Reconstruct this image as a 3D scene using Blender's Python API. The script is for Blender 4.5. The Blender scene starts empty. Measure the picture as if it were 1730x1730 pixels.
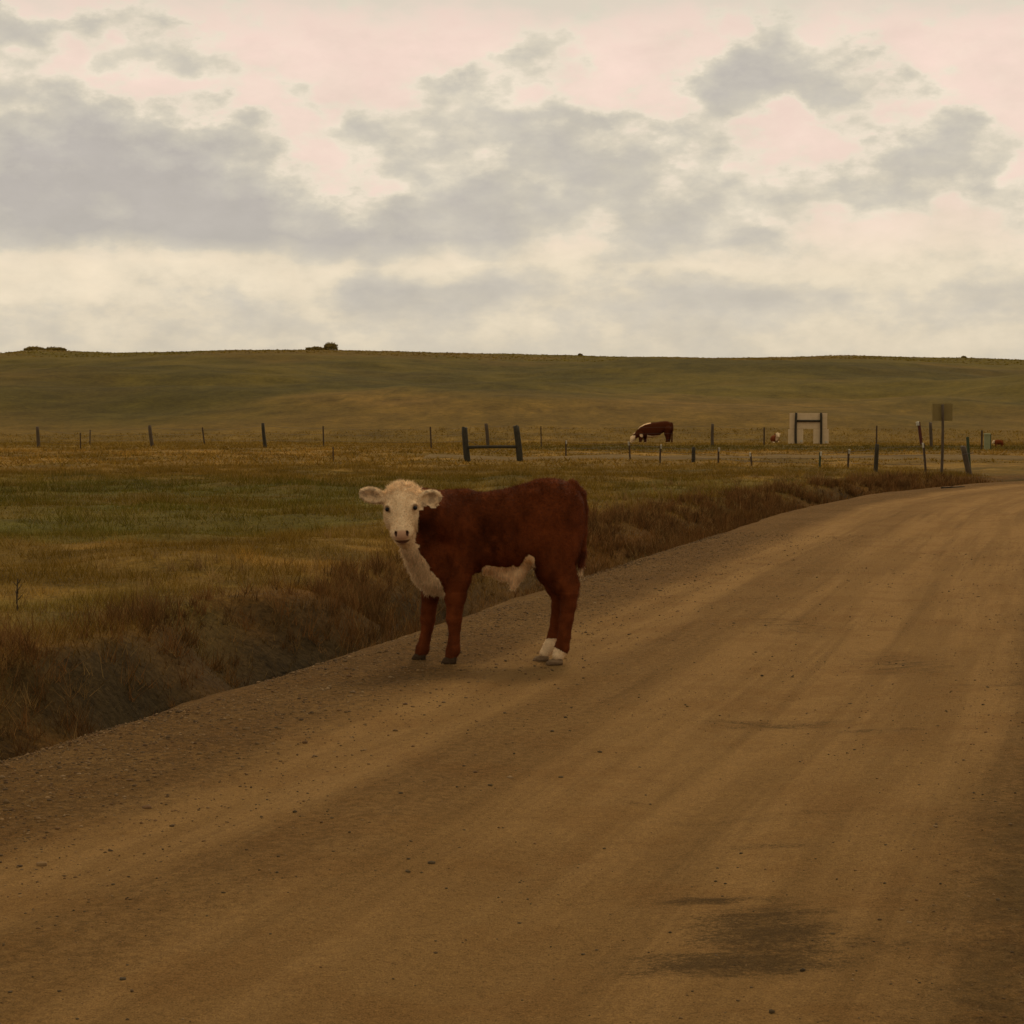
import bpy, bmesh, math, random
import numpy as np
from mathutils import Vector, Matrix

random.seed(7)
rng = np.random.default_rng(7)
sc = bpy.context.scene
COL = sc.collection

# ------------------------------------------------------------------ camera
F = 3228.0            # focal length in photo pixels (photo is 1730 square)
CAMZ = 1.25
PITCH = math.atan(150.0 / F)
cam = bpy.data.cameras.new("camera"); camo = bpy.data.objects.new("camera", cam)
COL.objects.link(camo); sc.camera = camo
camo.location = (0, 0, CAMZ)
camo.rotation_euler = (math.pi / 2 - PITCH, 0, 0)
cam.sensor_width = 36.0; cam.sensor_fit = 'HORIZONTAL'
cam.lens = 36.0 * F / 1730.0
cam.clip_start = 0.1; cam.clip_end = 6000

# ------------------------------------------------------------------ sun, sky, exposure
SUN_AZ, SUN_EL = math.radians(14), math.radians(52)
sd = Vector((math.sin(SUN_AZ) * math.cos(SUN_EL), math.cos(SUN_AZ) * math.cos(SUN_EL), math.sin(SUN_EL)))
sun = bpy.data.lights.new("sun", 'SUN'); suno = bpy.data.objects.new("sun", sun)
COL.objects.link(suno)
sun.energy = 1.5; sun.angle = math.radians(14); sun.color = (1.0, 0.84, 0.60)
suno.rotation_euler = (-sd).to_track_quat('-Z', 'Y').to_euler()
suno.location = (0, 0, 60)
sc.view_settings.view_transform = 'Standard'
sc.view_settings.look = 'None'
sc.view_settings.exposure = 0.0
sc.view_settings.gamma = 1.0


class X:
    """shader maths written as an expression"""
    nt = None

    def __init__(s, sock): s.s = sock

    @staticmethod
    def op(o, *a, clamp=False):
        n = X.nt.nodes.new('ShaderNodeMath'); n.operation = o; n.use_clamp = clamp
        for i, v in enumerate(a):
            if isinstance(v, X): X.nt.links.new(v.s, n.inputs[i])
            else: n.inputs[i].default_value = v
        return X(n.outputs[0])

    def __add__(s, o): return X.op('ADD', s, o)
    def __radd__(s, o): return X.op('ADD', o, s)
    def __sub__(s, o): return X.op('SUBTRACT', s, o)
    def __rsub__(s, o): return X.op('SUBTRACT', o, s)
    def __mul__(s, o): return X.op('MULTIPLY', s, o)
    def __rmul__(s, o): return X.op('MULTIPLY', o, s)
    def __truediv__(s, o): return X.op('DIVIDE', s, o)


def step(v, a, b):
    n = X.nt.nodes.new('ShaderNodeMapRange'); n.interpolation_type = 'SMOOTHSTEP'
    X.nt.links.new(v.s, n.inputs['Value'])
    n.inputs['From Min'].default_value = a; n.inputs['From Max'].default_value = b
    return X(n.outputs[0])


def vec(*a):
    n = X.nt.nodes.new('ShaderNodeCombineXYZ')
    for i, v in enumerate(a):
        if isinstance(v, X): X.nt.links.new(v.s, n.inputs[i])
        else: n.inputs[i].default_value = v
    return n.outputs[0]


def noise(v, scale, detail=4, rough=.5, col=False):
    n = X.nt.nodes.new('ShaderNodeTexNoise'); n.inputs['Scale'].default_value = scale
    n.inputs['Detail'].default_value = detail; n.inputs['Roughness'].default_value = rough
    if v is not None: X.nt.links.new(v, n.inputs['Vector'])
    return n.outputs['Color'] if col else X(n.outputs['Fac'])


def cmix(f, a, b, mode='MIX'):
    n = X.nt.nodes.new('ShaderNodeMix'); n.data_type = 'RGBA'; n.blend_type = mode
    for i, v in ((0, f), (6, a), (7, b)):
        if isinstance(v, X): X.nt.links.new(v.s, n.inputs[i])
        elif isinstance(v, bpy.types.NodeSocket): X.nt.links.new(v, n.inputs[i])
        elif i == 0: n.inputs[i].default_value = v
        else: n.inputs[i].default_value = (*v, 1)
    return n.outputs[2]


def sep(sock):
    n = X.nt.nodes.new('ShaderNodeSeparateXYZ'); X.nt.links.new(sock, n.inputs[0])
    return [X(o) for o in n.outputs]


world = bpy.data.worlds.new("World"); sc.world = world; world.use_nodes = True
nt = X.nt = world.node_tree
nt.nodes.clear()
skyt = nt.nodes.new('ShaderNodeTexSky'); skyt.sky_type = 'NISHITA'; skyt.sun_disc = False
skyt.sun_elevation = SUN_EL; skyt.sun_rotation = SUN_AZ; skyt.dust_density = 3.0
dirv = nt.nodes.new('ShaderNodeTexCoord').outputs['Generated']
dx, dy, dz = sep(dirv)
stretch = vec(dx, dy, dz * 1.9)
n1r, n1g, fb = sep(noise(stretch, 9.0, 4, .6, col=True))
n2r, n2g, fb2 = sep(noise(stretch, 27.0, 7, .6, col=True))
az = X.op('ARCTAN2', dx, dy) + (n1r - .5) * .05 + (n2r - .5) * .075
el = X.op('ARCSINE', dz)
elw = el + (n1g - .5) * .022 + (n2g - .5) * .05 * step(el, .05, .15)


def ramp(v, stops):
    n = nt.nodes.new('ShaderNodeValToRGB'); nt.links.new(v.s, n.inputs[0]); e = n.color_ramp.elements
    n.color_ramp.interpolation = 'B_SPLINE' if len(stops) > 8 else 'LINEAR'
    while len(e) < len(stops): e.new(.5)
    for k, (p_, c_) in enumerate(stops): e[k].position = p_; e[k].color = (*c_, 1)
    return n.outputs[0]


# how grey the cloud layer is: rows of elevation (milliradians), columns every 31 milliradians of azimuth, -268 to +259
ROWS = [(216, [.25, .2, .2, .2, .25, .3, .35, .4, .35, .3, .3, .25, .2, .25, .25, .3, .35, .35]),
        (195, [.85, .35, .75, .55, .05, 0, 0, 0, .05, .55, .05, 0, .05, .8, .7, .1, 0, .1]),
        (172, [.45, .65, .3, .2, 0, .45, 0, .5, .8, .5, .4, 0, .6, 1, 1, .55, .1, .15]),
        (147, [.7, .95, 1.1, .85, .75, .3, .25, .8, .4, .95, 1.0, .75, .6, .1, 0, .45, 1.0, .4]),
        (122, [1.35, 1.4, 1.4, 1.35, 1.2, .5, .25, .75, 1.0, .85, .95, .9, .5, .55, .6, 1.0, .9, .2]),
        (96, [1.4, 1.4, 1.4, 1.4, 1.4, 1.4, 1.4, 1.35, 1.15, .6, .25, .95, .95, .6, .3, .2, .3, .35]),
        (80, [.1, .1, .1, .1, .15, .2, .3, .35, .2, .15, .3, .35, .35, .3, .3, .3, .3, .35]),
        (68, [.3, .35, .3, .35, .8, .05, .95, 1.0, .9, .6, .45, .75, .85, .7, .6, .45, .6, .9]),
        (45, [.5, .45, .5, .45, .5, .4, .5, .55, .5, .4, .5, .45, .5, .45, .4, .45, .5, .5])]
tcol = (az + .32) / .64
dens = None
for g in range(3):
    rows = ROWS[3 * g:3 * g + 3]
    stops = [(0.0, (.4, .4, .4))] + [((-.268 + .031 * k + .32) / .64, tuple(r[1][k] / 1.4 for r in rows)) for k in range(18)] + [(1.0, (.4, .4, .4))]
    chan = sep(ramp(tcol, stops))
    for i in range(3):
        k = 3 * g + i; e0 = ROWS[k][0]
        up = (ROWS[k - 1][0] - e0) if k > 0 else None
        dn = (e0 - ROWS[k + 1][0]) if k < 8 else None
        ee = elw * 1000.0 - float(e0)
        if up is None: hat = X.op('MULTIPLY_ADD', ee, 1.0 / dn, 1.0, clamp=True)
        elif dn is None: hat = X.op('MULTIPLY_ADD', ee, -1.0 / up, 1.0, clamp=True)
        else: hat = X.op('SUBTRACT', 1.0, X.op('MAXIMUM', ee / up, ee / -float(dn)), clamp=True)
        dens = chan[i] * hat if dens is None else X.op('MULTIPLY_ADD', chan[i], hat, dens)
dens = dens * 1.4 + (fb - .5) * .9 + (fb2 - .5) * 1.35 * step(el, -.02, .06)
vz = nt.nodes.new('ShaderNodeTexVoronoi'); vz.feature = 'F1'; vz.inputs['Scale'].default_value = 30.0
vz.inputs['Detail'].default_value = 1.0; vz.inputs['Roughness'].default_value = .55; vz.normalize = True
nt.links.new(vec(dx + (n2r - .5) * .03, dy, dz * 1.7 + (n2g - .5) * .03), vz.inputs['Vector'])
puff = X(vz.outputs['Distance'])
dens = dens + (puff - .30) * 1.3 * step(el, .03, .10)
dens01 = X.op('MULTIPLY_ADD', dens, 1 / 1.4, .045, clamp=True)
high = ramp(dens01, [(.0, (.86, .655, .55)), (.26, (.85, .665, .55)), (.37, (.81, .70, .555)), (.47, (.685, .61, .48)), (.60, (.585, .53, .435)), (.78, (.525, .478, .41)), (1.0, (.475, .43, .385))])
low = ramp(dens01, [(.0, (.85, .715, .53)), (.22, (.795, .68, .51)), (.33, (.735, .635, .48)), (.44, (.65, .575, .455)), (.62, (.57, .515, .43)), (1.0, (.485, .445, .395))])
cl = cmix(step(elw, .075, .125), low, high)
tone = 8.9 + n2g * 3.2
cl = cmix(1.0, cl, vec(tone, tone, tone), 'MULTIPLY')
cl = cmix(step(el, .06, .010) * .45, cl, (5.9, 5.25, 4.1))
thin = step(elw + (fb - .5) * .02, .196, .222) * .75          # thinner veil high up
cl = cmix(thin, cl, (6.7, 6.2, 4.95))
skyc = cmix(.95, skyt.outputs[0], cl)
bg = nt.nodes.new('ShaderNodeBackground'); bg.inputs['Strength'].default_value = .1
nt.links.new(skyc, bg.inputs['Color'])
wo = nt.nodes.new('ShaderNodeOutputWorld'); nt.links.new(bg.outputs[0], wo.inputs['Surface'])
world.cycles.sampling_method = 'MANUAL'; world.cycles.sample_map_resolution = 256
sc.cycles.max_bounces = 4; sc.cycles.diffuse_bounces = 2; sc.cycles.glossy_bounces = 1; sc.cycles.transmission_bounces = 2


# ------------------------------------------------------------------ helpers
def tag(o, label=None, cat=None, group=None, kind=None):
    if label: o['label'] = label
    if cat: o['category'] = cat
    if group: o['group'] = group
    if kind: o['kind'] = kind
    return o


def link(name, me, mat=None, parent=None, loc=None):
    o = bpy.data.objects.new(name, me); COL.objects.link(o)
    if mat is not None and me is not None and not me.materials: me.materials.append(mat)
    if parent is not None: o.parent = parent
    if loc is not None: o.location = loc
    return o


def empty(name, loc, label, cat, group=None):
    o = bpy.data.objects.new(name, None); COL.objects.link(o); o.location = loc
    o.empty_display_size = .2
    return tag(o, label, cat, group)


def np_mesh(name, co, faces, nper, smooth=False, colors=None, uv=None):
    """co (n,3); faces flat index array, nper corners each"""
    me = bpy.data.meshes.new(name)
    co = np.asarray(co, np.float32); faces = np.asarray(faces, np.int32).ravel()
    nf = len(faces) // nper
    me.vertices.add(len(co)); me.vertices.foreach_set('co', co.ravel())
    me.loops.add(len(faces)); me.loops.foreach_set('vertex_index', faces)
    me.polygons.add(nf)
    me.polygons.foreach_set('loop_start', np.arange(0, nf * nper, nper, dtype=np.int32))
    if smooth: me.polygons.foreach_set('use_smooth', np.ones(nf, bool))
    me.update(calc_edges=True)
    if colors is not None:
        a = me.color_attributes.new('Col', 'FLOAT_COLOR', 'POINT')
        c = np.ones((len(co), 4), np.float32); c[:, :3] = colors
        a.data.foreach_set('color', c.ravel())
    if uv is not None:
        l = me.uv_layers.new(name='UVMap')
        l.data.foreach_set('uv', np.asarray(uv, np.float32)[faces].ravel())
    return me


def bm_mesh(name, bm, smooth=False):
    me = bpy.data.meshes.new(name); bm.normal_update(); bm.to_mesh(me); bm.free()
    if smooth:
        for p in me.polygons: p.use_smooth = True
    return me


def hash2(ix, iy, seed):
    h = (ix.astype(np.int64) * 374761393 + iy.astype(np.int64) * 668265263 + seed * 982451653) & 0xFFFFFFFF
    h = ((h ^ (h >> 13)) * 1274126177) & 0xFFFFFFFF
    h = h ^ (h >> 16)
    return (h & 0xFFFF).astype(np.float64) / 65535.0


def vnoise(x, y, seed=0):
    ix = np.floor(x); iy = np.floor(y); fx = x - ix; fy = y - iy
    ix = ix.astype(np.int64); iy = iy.astype(np.int64)
    fx = fx * fx * (3 - 2 * fx); fy = fy * fy * (3 - 2 * fy)
    a = hash2(ix, iy, seed); b = hash2(ix + 1, iy, seed); c = hash2(ix, iy + 1, seed); d = hash2(ix + 1, iy + 1, seed)
    return (a * (1 - fx) + b * fx) * (1 - fy) + (c * (1 - fx) + d * fx) * fy


def fbm(x, y, seed=0, octv=4):
    s = 0; a = .5; t = 0
    for i in range(octv):
        s = s + a * vnoise(x * 2 ** i, y * 2 ** i, seed + i * 17); t += a; a *= .5
    return s / t


def sstep(v, a, b):
    t = np.clip((v - a) / (b - a), 0, 1); return t * t * (3 - 2 * t)


def at(px, py, d):
    """world point seen at photo pixel px, py when it lies d metres ahead"""
    u = (px - 865) / F; v = (865 - py) / F
    cp, sp = math.cos(PITCH), math.sin(PITCH)
    fy = cp + v * sp; fz = -sp + v * cp
    k = d / fy
    return Vector((u * k, d, CAMZ + fz * k))


# ------------------------------------------------------------------ materials
def mat_new(name):
    m = bpy.data.materials.new(name); m.use_nodes = True
    X.nt = m.node_tree
    b = m.node_tree.nodes['Principled BSDF']
    b.inputs['Roughness'].default_value = .9
    b.inputs['Specular IOR Level'].default_value = .04
    return m, m.node_tree, b


def bump(b, h, strength, dist):
    n = X.nt.nodes.new('ShaderNodeBump'); n.inputs['Strength'].default_value = strength
    n.inputs['Distance'].default_value = dist
    X.nt.links.new(h.s, n.inputs['Height']); X.nt.links.new(n.outputs[0], b.inputs['Normal'])


def objco():
    return X.nt.nodes.new('ShaderNodeTexCoord').outputs['Object']


def attr(name='Col'):
    n = X.nt.nodes.new('ShaderNodeAttribute'); n.attribute_name = name
    return n.outputs['Color']


def mat_attr(name, rough=.9, spec=.1, var=.0, scale=40, trans=0):
    m, t, b = mat_new(name)
    c = attr()
    if var:
        k = 1 - var + noise(objco(), scale, 3, .6) * (2 * var)
        c = cmix(1.0, c, vec(k, k, k), 'MULTIPLY')
    t.links.new(c, b.inputs['Base Color'])
    b.inputs['Roughness'].default_value = rough; b.inputs['Specular IOR Level'].default_value = spec
    if trans:
        tr = t.nodes.new('ShaderNodeBsdfTranslucent'); t.links.new(c, tr.inputs['Color'])
        mx = t.nodes.new('ShaderNodeMixShader'); mx.inputs[0].default_value = trans
        t.links.new(b.outputs[0], mx.inputs[1]); t.links.new(tr.outputs[0], mx.inputs[2])
        t.links.new(mx.outputs[0], t.nodes['Material Output'].inputs['Surface'])
    return m


def mat_plain(name, c1, c2, scale=12, stretch=(1, 1, 1), rough=.85, bstr=.4, bdist=.01, spec=.15):
    m, t, b = mat_new(name)
    mp = t.nodes.new('ShaderNodeMapping'); mp.inputs['Scale'].default_value = stretch
    t.links.new(objco(), mp.inputs[0])
    n = noise(mp.outputs[0], scale, 6, .65)
    t.links.new(cmix(step(n, .3, .7), c1, c2), b.inputs['Base Color'])
    b.inputs['Roughness'].default_value = rough; b.inputs['Specular IOR Level'].default_value = spec
    if bstr: bump(b, n, bstr, bdist)
    return m


M_grass = mat_attr('grass_blade', .9, .0, 0, trans=.25)
M_fur = mat_attr('fur', .55, .10, trans=.4)
M_hide = mat_attr('hide', .9, .02, .22, 60)
M_wood = mat_plain('weathered_wood', (.045, .03, .018), (.11, .075, .042), 9, (6, 6, .7))
M_wood_dark = mat_plain('dark_wood', (.022, .018, .010), (.055, .042, .024), 9, (6, 6, .7))
M_steel = mat_plain('rusty_steel', (.05, .028, .016), (.085, .055, .03), 20, rough=.7)
M_red = mat_plain('red_painted_steel', (.07, .016, .01), (.1, .03, .018), 20, rough=.6)
M_green = mat_plain('green_painted_steel', (.035, .048, .02), (.06, .068, .03), 20, rough=.6)
M_white = mat_plain('white_paint', (.36, .30, .21), (.46, .40, .29), 15, rough=.6, bstr=.1)
M_board = mat_plain('sign_board_back', (.46, .325, .175), (.54, .385, .215), 3, rough=.8, bstr=.1)
M_plate = mat_plain('dull_sign_plate', (.165, .112, .034), (.195, .135, .043), 4, rough=.7, bstr=.1)
M_pedestal = mat_plain('pale_green_paint', (.19, .185, .085), (.235, .225, .105), 5, rough=.6, bstr=.1)
M_wire = mat_plain('wire', (.08, .06, .045), (.12, .09, .07), 30, rough=.6, bstr=0)
M_hoof = mat_plain('hoof_horn', (.12, .07, .034), (.22, .14, .075), 30, (1, 1, 3), .8, spec=.03)
M_hoof_dark = mat_plain('dark_hoof_horn', (.035, .020, .010), (.06, .035, .018), 30, (1, 1, 3), .8, spec=.03)
M_bark = mat_plain('bark', (.03, .02, .012), (.06, .04, .02), 14)
M_eye, _t, _b = mat_new('eye_ball'); _b.inputs['Base Color'].default_value = (.006, .004, .003, 1)
_b.inputs['Roughness'].default_value = .4; _b.inputs['Specular IOR Level'].default_value = .2

# ------------------------------------------------------------------ road line
EDGE = [(-16.3, -40), (-7.3, -10), (-4.25, 0), (-2.66, 5), (-1.95, 7.27), (-1.46, 8.8), (-.90, 10.62), (-.20, 13.1), (.90, 17.1),
        (2.22, 21.6), (4.15, 28.3), (6.5, 34.6), (9.7, 40.2), (14.5, 45.2), (21, 49.5), (31, 54), (48, 59.5), (80, 66)]
E = np.array(EDGE, float)
_t = np.concatenate([[0], np.cumsum(np.hypot(*np.diff(E, axis=0).T))])
_ss = np.arange(0, _t[-1], .25)
# Catmull-style smoothing: resample and low-pass
_ex = np.interp(_ss, _t, E[:, 0]); _ey = np.interp(_ss, _t, E[:, 1])
_k = np.hanning(23); _k /= _k.sum()
_pad = lambda v: np.concatenate([2 * v[0] - v[11:0:-1], v, 2 * v[-1] - v[-2:-13:-1]])
CX = np.convolve(_pad(_ex), _k, 'valid'); CY = np.convolve(_pad(_ey), _k, 'valid')
CS = np.concatenate([[0], np.cumsum(np.hypot(np.diff(CX), np.diff(CY)))])
TX = np.gradient(CX, CS); TY = np.gradient(CY, CS); _l = np.hypot(TX, TY); TX /= _l; TY /= _l
ROADW = 8.2


def lat_lon(x, y):
    x = np.asarray(x, float).ravel(); y = np.asarray(y, float).ravel()
    la = np.empty(len(x)); lo = np.empty(len(x))
    sub = slice(None, None, 2)
    ax, ay, atx, aty, as_ = CX[sub], CY[sub], TX[sub], TY[sub], CS[sub]
    for i in range(0, len(x), 20000):
        j = slice(i, i + 20000)
        d = (x[j, None] - ax) ** 2 + (y[j, None] - ay) ** 2
        k = d.argmin(1)
        rx = x[j] - ax[k]; ry = y[j] - ay[k]
        la[j] = rx * aty[k] - ry * atx[k]
        lo[j] = as_[k] + rx * atx[k] + ry * aty[k]
        far = np.sqrt(d.min(1))
        la[j] = np.where(np.abs(la[j]) < far * .8, np.sign(la[j] + 1e-9) * far, la[j])
    return la, lo


def road_point(la, lo):
    x = np.interp(lo, CS, CX); y = np.interp(lo, CS, CY)
    tx = np.interp(lo, CS, TX); ty = np.interp(lo, CS, TY)
    return x + ty * la, y - tx * la


def road_z(la, lo):
    rut = -.018 * np.exp(-((la - 1.25) / .28) ** 2) - .02 * np.exp(-((la - 2.75) / .35) ** 2) + .012 * np.exp(-((la - 3.8) / .4) ** 2)
    n = (fbm(la * 1.6, lo * .5, 3, 4) - .5) * .03 + (fbm(la * 7, lo * 5, 9, 3) - .5) * .012
    n = n * sstep(la, -.1, .4)
    shoulder = -.05 * sstep(la, .25, -.1)
    return rut + n + shoulder + .004


# ------------------------------------------------------------------ terrain
HY = [-1e4, 122, 135, 150, 180, 210, 255, 300, 330, 420, 600, 5000]
HZ = [0, 0, 1.1, 2.7, 4.6, 6.3, 9.4, 11.9, 12.0, 8, 0, -10]
CPX = [-3000, 0, 45, 75, 110, 200, 400, 560, 800, 1000, 1200, 1330, 1420, 1550, 1730, 4000]
CPY = [600, 600, 593, 591, 593, 596, 592, 591, 597, 602, 605, 603, 600, 604, 608, 608]


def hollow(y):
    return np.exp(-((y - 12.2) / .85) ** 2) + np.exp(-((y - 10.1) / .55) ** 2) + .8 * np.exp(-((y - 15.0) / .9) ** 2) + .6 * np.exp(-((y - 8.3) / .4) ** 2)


def ground_z(x, y, la=None):
    x = np.asarray(x, float); y = np.asarray(y, float)
    if la is None: la = lat_lon(x, y)[0].reshape(x.shape)
    cy = np.interp(x * F / 300 + 865, CPX, CPY)
    crest = (CAMZ + (715 - cy) / F * 300) / 11.9
    z = np.interp(y + (fbm(x / 60, y / 60, 5, 3) - .5) * 50 * sstep(y, 100, 160) * sstep(y, 290, 200), HY, HZ)
    z = z * (1 + (crest - 1) * sstep(y, 150, 290))
    z = z + (fbm(x / 35, y / 35, 21, 4) - .5) * 4.6 * sstep(y, 115, 180) * sstep(y, 300, 240)
    z = z + (fbm(x / 9, y / 9, 31, 4) - .5) * .35 * sstep(y, 110, 150)
    off = sstep(la, -1.2, -3.0) + sstep(la, ROADW + .3, ROADW + 3)
    z = z + off * ((fbm(x / 2.6, y / 2.6, 41, 4) - .5) * .30 + (fbm(x / .8, y / .8, 43, 3) - .5) * .10) * sstep(y, 140, 80)
    # ditch along the left edge of the road
    dep = .32 + .3 * (fbm(x / 1.8, y / 1.8, 51, 2) - .5)
    dep = dep + .30 * hollow(y) * (la < 0)
    foot = -.42 - .55 * fbm(x / 1.3, y / 1.3, 53, 3)                      # where the far bank starts
    steep = .16 + .45 * sstep(fbm(x / 2.2, y / 2.2, 57, 3), .58, .40)      # run of the bank
    ditch = -dep * sstep(la, .1, -.4) * sstep(la, foot - .12 - (1.2 - steep) * 1.0, foot)
    ditch = ditch * sstep(y, 44, 32)
    z = z + ditch + .07 * sstep(la, -.7, -1.3) * sstep(y, 60, 40)
    z = np.where((la > -.12) & (la < ROADW + .3), z - .16, z - .16 * sstep(la, -.42, -.12) * (la < 0))
    return z


def cross_road(x, y):
    yc = 67.5 + .02 * x
    return (1 - sstep(np.abs(y - yc), 3.2, 3.8)) * (x > -3)


def veg(x, y, la):
    """colour of the grass cover, patch by patch"""
    x = np.asarray(x, float); y = np.asarray(y, float)
    n1 = fbm(x / 5, y / 5, 61, 5); n2 = fbm(x / 1.3, y / 1.3, 63, 4); n3 = fbm(x / 30, y / 45, 65, 4)
    n4 = fbm(x / 14, y / 22, 67, 4)
    n5 = fbm(x / .4, y / .55, 69, 3)
    olive = np.array([.132, .084, .016]); tan = np.array([.21, .128, .032]); green = np.array([.080, .074, .013])
    red = np.array([.112, .053, .015]); straw = np.array([.28, .175, .05]); hill = np.array([.112, .088, .0122]); dark = np.array([.05, .042, .010])
    mix = lambda a, b, t: a + (b - a) * t[..., None]
    c = np.broadcast_to(olive, x.shape + (3,)).copy()
    c = mix(c, tan * 1.12, sstep(n2 * .5 + n1 * .5, .44, .58) * .95)
    c = mix(c, green, sstep(n1, .48, .64) * .6 * sstep(y, 60, 40))
    c = mix(c, dark, sstep(n5 * .6 + n2 * .4, .58, .72) * .65 * sstep(y, 60, 40))
    c = mix(c, straw * .85, sstep(n5, .60, .74) * .45 * sstep(y, 40, 20))
    # lush strip in the hollow
    strip = sstep(y + (n1 - .5) * 26 + x * .3, 17, 27) * sstep(y + (n1 - .5) * 26 + x * .3, 41, 29) * sstep(x, 1.0, -2.5)
    c = mix(c, green, strip * (.4 + .55 * sstep(n2, .3, .6)))
    c = mix(c, dark, sstep(n2, .58, .68) * sstep(y, 25, 34) * sstep(y, 62, 48) * .75)
    c = mix(c, tan * .8, sstep(y, 38, 54) * .4 * sstep(n1, .36, .56))
    # brown weeds beside the ditch
    w = sstep(la, -2.7, -1.0) * sstep(y, 46, 34)
    c = mix(c, red, w * (.25 + .55 * sstep(n2, .4, .6)))
    c = mix(c, straw, sstep(la, -3.4, -2.0) * sstep(y, 11.5, 8.5) * sstep(n2, .42, .62) * .7)
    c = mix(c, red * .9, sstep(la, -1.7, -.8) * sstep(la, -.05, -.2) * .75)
    c = mix(c, dark * .7, sstep(la, -1.0, -.6) * sstep(la, -.05, -.2) * sstep(n2, .47, .6) * .7)  # shaded gaps along the ditch, painted as dark ground colour
    c = mix(c, np.array([.03, .021, .009]), np.clip(hollow(y) * 1.3, 0, 1) * sstep(la, -1.45, -.9) * sstep(la, -.02, -.15) * .9)  # shade of the ditch hollows painted into the ground colour
    # meadow then hill
    far = sstep(y, 84, 104)
    c = mix(c, tan * .74 * np.array([.95, 1.03, .9]), far * (.4 + .4 * sstep(n4, .35, .6)))
    hz = sstep(y + (n3 - .5) * 60 + (n4 - .5) * 20, 138, 172)
    c = mix(c, hill, hz * .9)
    c = mix(c, tan * .75, hz * sstep(n4, .54, .70) * .5)
    c = mix(c, np.array([.062, .052, .009]), hz * sstep(n3 * .65 + n4 * .35, .46, .58) * .75 * sstep(y, 290, 235))
    bank = sstep(y + (n1 - .5) * 5, 84, 88) * sstep(y + (n1 - .5) * 6, 108, 100) * sstep(x, -6, 6)
    c = mix(c, dark * 1.15, bank * .75)  # embankment shading painted as a dark band in the grass colour
    return c * (.74 + .52 * n2)[..., None] * np.array([1.20, 1.07, .80])


def axis(parts):
    out = []
    for a, b, d in parts: out += list(np.arange(a, b - 1e-6, d))
    return np.array(out + [parts[-1][1]])


gx = axis([(-2400, -600, 150), (-600, -200, 25), (-200, -80, 5), (-80, -30, 1.5), (-30, -12, .5), (-12, 10, .085), (10, 30, .5), (30, 90, 1.5), (90, 200, 5), (200, 600, 25), (600, 2400, 150)])
gy = axis([(-200, -20, 20), (-20, 3, 1), (3, 24, .085), (24, 50, .26), (50, 110, .8), (110, 330, 2.2), (330, 600, 15), (600, 3600, 200)])
GX, GY = np.meshgrid(gx, gy)
gl, _ = lat_lon(GX, GY); gl = gl.reshape(GX.shape)
GZ = ground_z(GX, GY, gl)
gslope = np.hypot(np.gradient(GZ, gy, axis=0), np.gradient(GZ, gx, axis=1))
gcol = veg(GX, GY, gl) * (.72 - .08 * sstep(GY, 90, 140))[..., None]
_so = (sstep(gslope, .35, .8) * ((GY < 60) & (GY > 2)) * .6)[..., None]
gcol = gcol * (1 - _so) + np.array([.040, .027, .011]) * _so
nxg, nyg = len(gx), len(gy)
ii = np.arange(nyg * nxg).reshape(nyg, nxg)
quads = np.stack([ii[:-1, :-1], ii[:-1, 1:], ii[1:, 1:], ii[1:, :-1]], -1)
M_ground, t, b = mat_new('grass_ground')
oc = objco()
k1 = noise(oc, 2.2, 8, .72); k2 = noise(oc, .35, 6, .65); k3 = noise(oc, 24, 4, .7)
kk = X.op('MAXIMUM', 1.0 + (k1 - .5) * 1.7 + (k2 - .5) * 1.1 + (k3 - .5) * 2.0, .25)
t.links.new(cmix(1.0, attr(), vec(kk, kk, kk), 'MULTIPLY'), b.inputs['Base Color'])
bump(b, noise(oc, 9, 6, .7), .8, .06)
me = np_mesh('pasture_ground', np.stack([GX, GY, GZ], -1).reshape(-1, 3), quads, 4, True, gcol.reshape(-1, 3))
tag(link('pasture_ground', me, M_ground), 'rolling dry grass pasture rising to a long low hill', 'ground', kind='structure')

# ------------------------------------------------------------------ dirt road
M_road, t, b = mat_new('dirt_road')
uvn = t.nodes.new('ShaderNodeUVMap').outputs[0]
oc = objco(); ox, oy, oz = sep(oc)
la, lo, _ = sep(uvn)
wob = noise(vec(la * .6, lo * .25, 0.0), 1.0, 4, .6)
law = la + (wob - .5) * .55
streak = noise(vec(la * 3.2, lo * .16, 3.0), 1.0, 7, .65)
streak2 = noise(vec(la * 11.0, lo * .4, 7.0), 1.0, 5, .6)
fine = noise(oc, 75, 5, .75)
grit = noise(oc, 26, 6, .75)
blot = noise(oc, 2.3, 6, .62)
blot2 = noise(oc, .8, 5, .6)
light = step(law, .75, 1.15) * (1.0 - step(law, 3.5, 3.9)) + step(law, 4.6, 5.2)
mid = step(law, 1.42, 1.62) * (1.0 - step(law, 1.8, 2.1))
light = X.op('MULTIPLY', light, 1.0 - mid * .45, clamp=True)
c = cmix(light, (.152, .078, .0225), (.252, .138, .046))
c = cmix(step(streak, .42, .58) * .46, c, (.140, .073, .021))
c = cmix(step(streak2, .48, .66) * .22, c, (.26, .15, .055))
c = cmix(step(noise(vec(la * 7.0, lo * .12, 11.0), 1.0, 4, .6), .52, .66) * .38, c, (.125, .066, .02))
c = cmix(step(blot, .48, .62) * .34, c, (.165, .078, .021))
c = cmix(step(blot2, .4, .65) * .25, c, (.27, .152, .05))
rough_strip = step(law, 3.5, 3.9) * (1.0 - step(law, 4.3, 4.8)) * step(noise(vec(la * 2.0, lo * 1.6, 1.0), 1.9, 8, .76), .40, .58)
clod = step(grit, .40, .60)
sh = 1.0 - light
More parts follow.
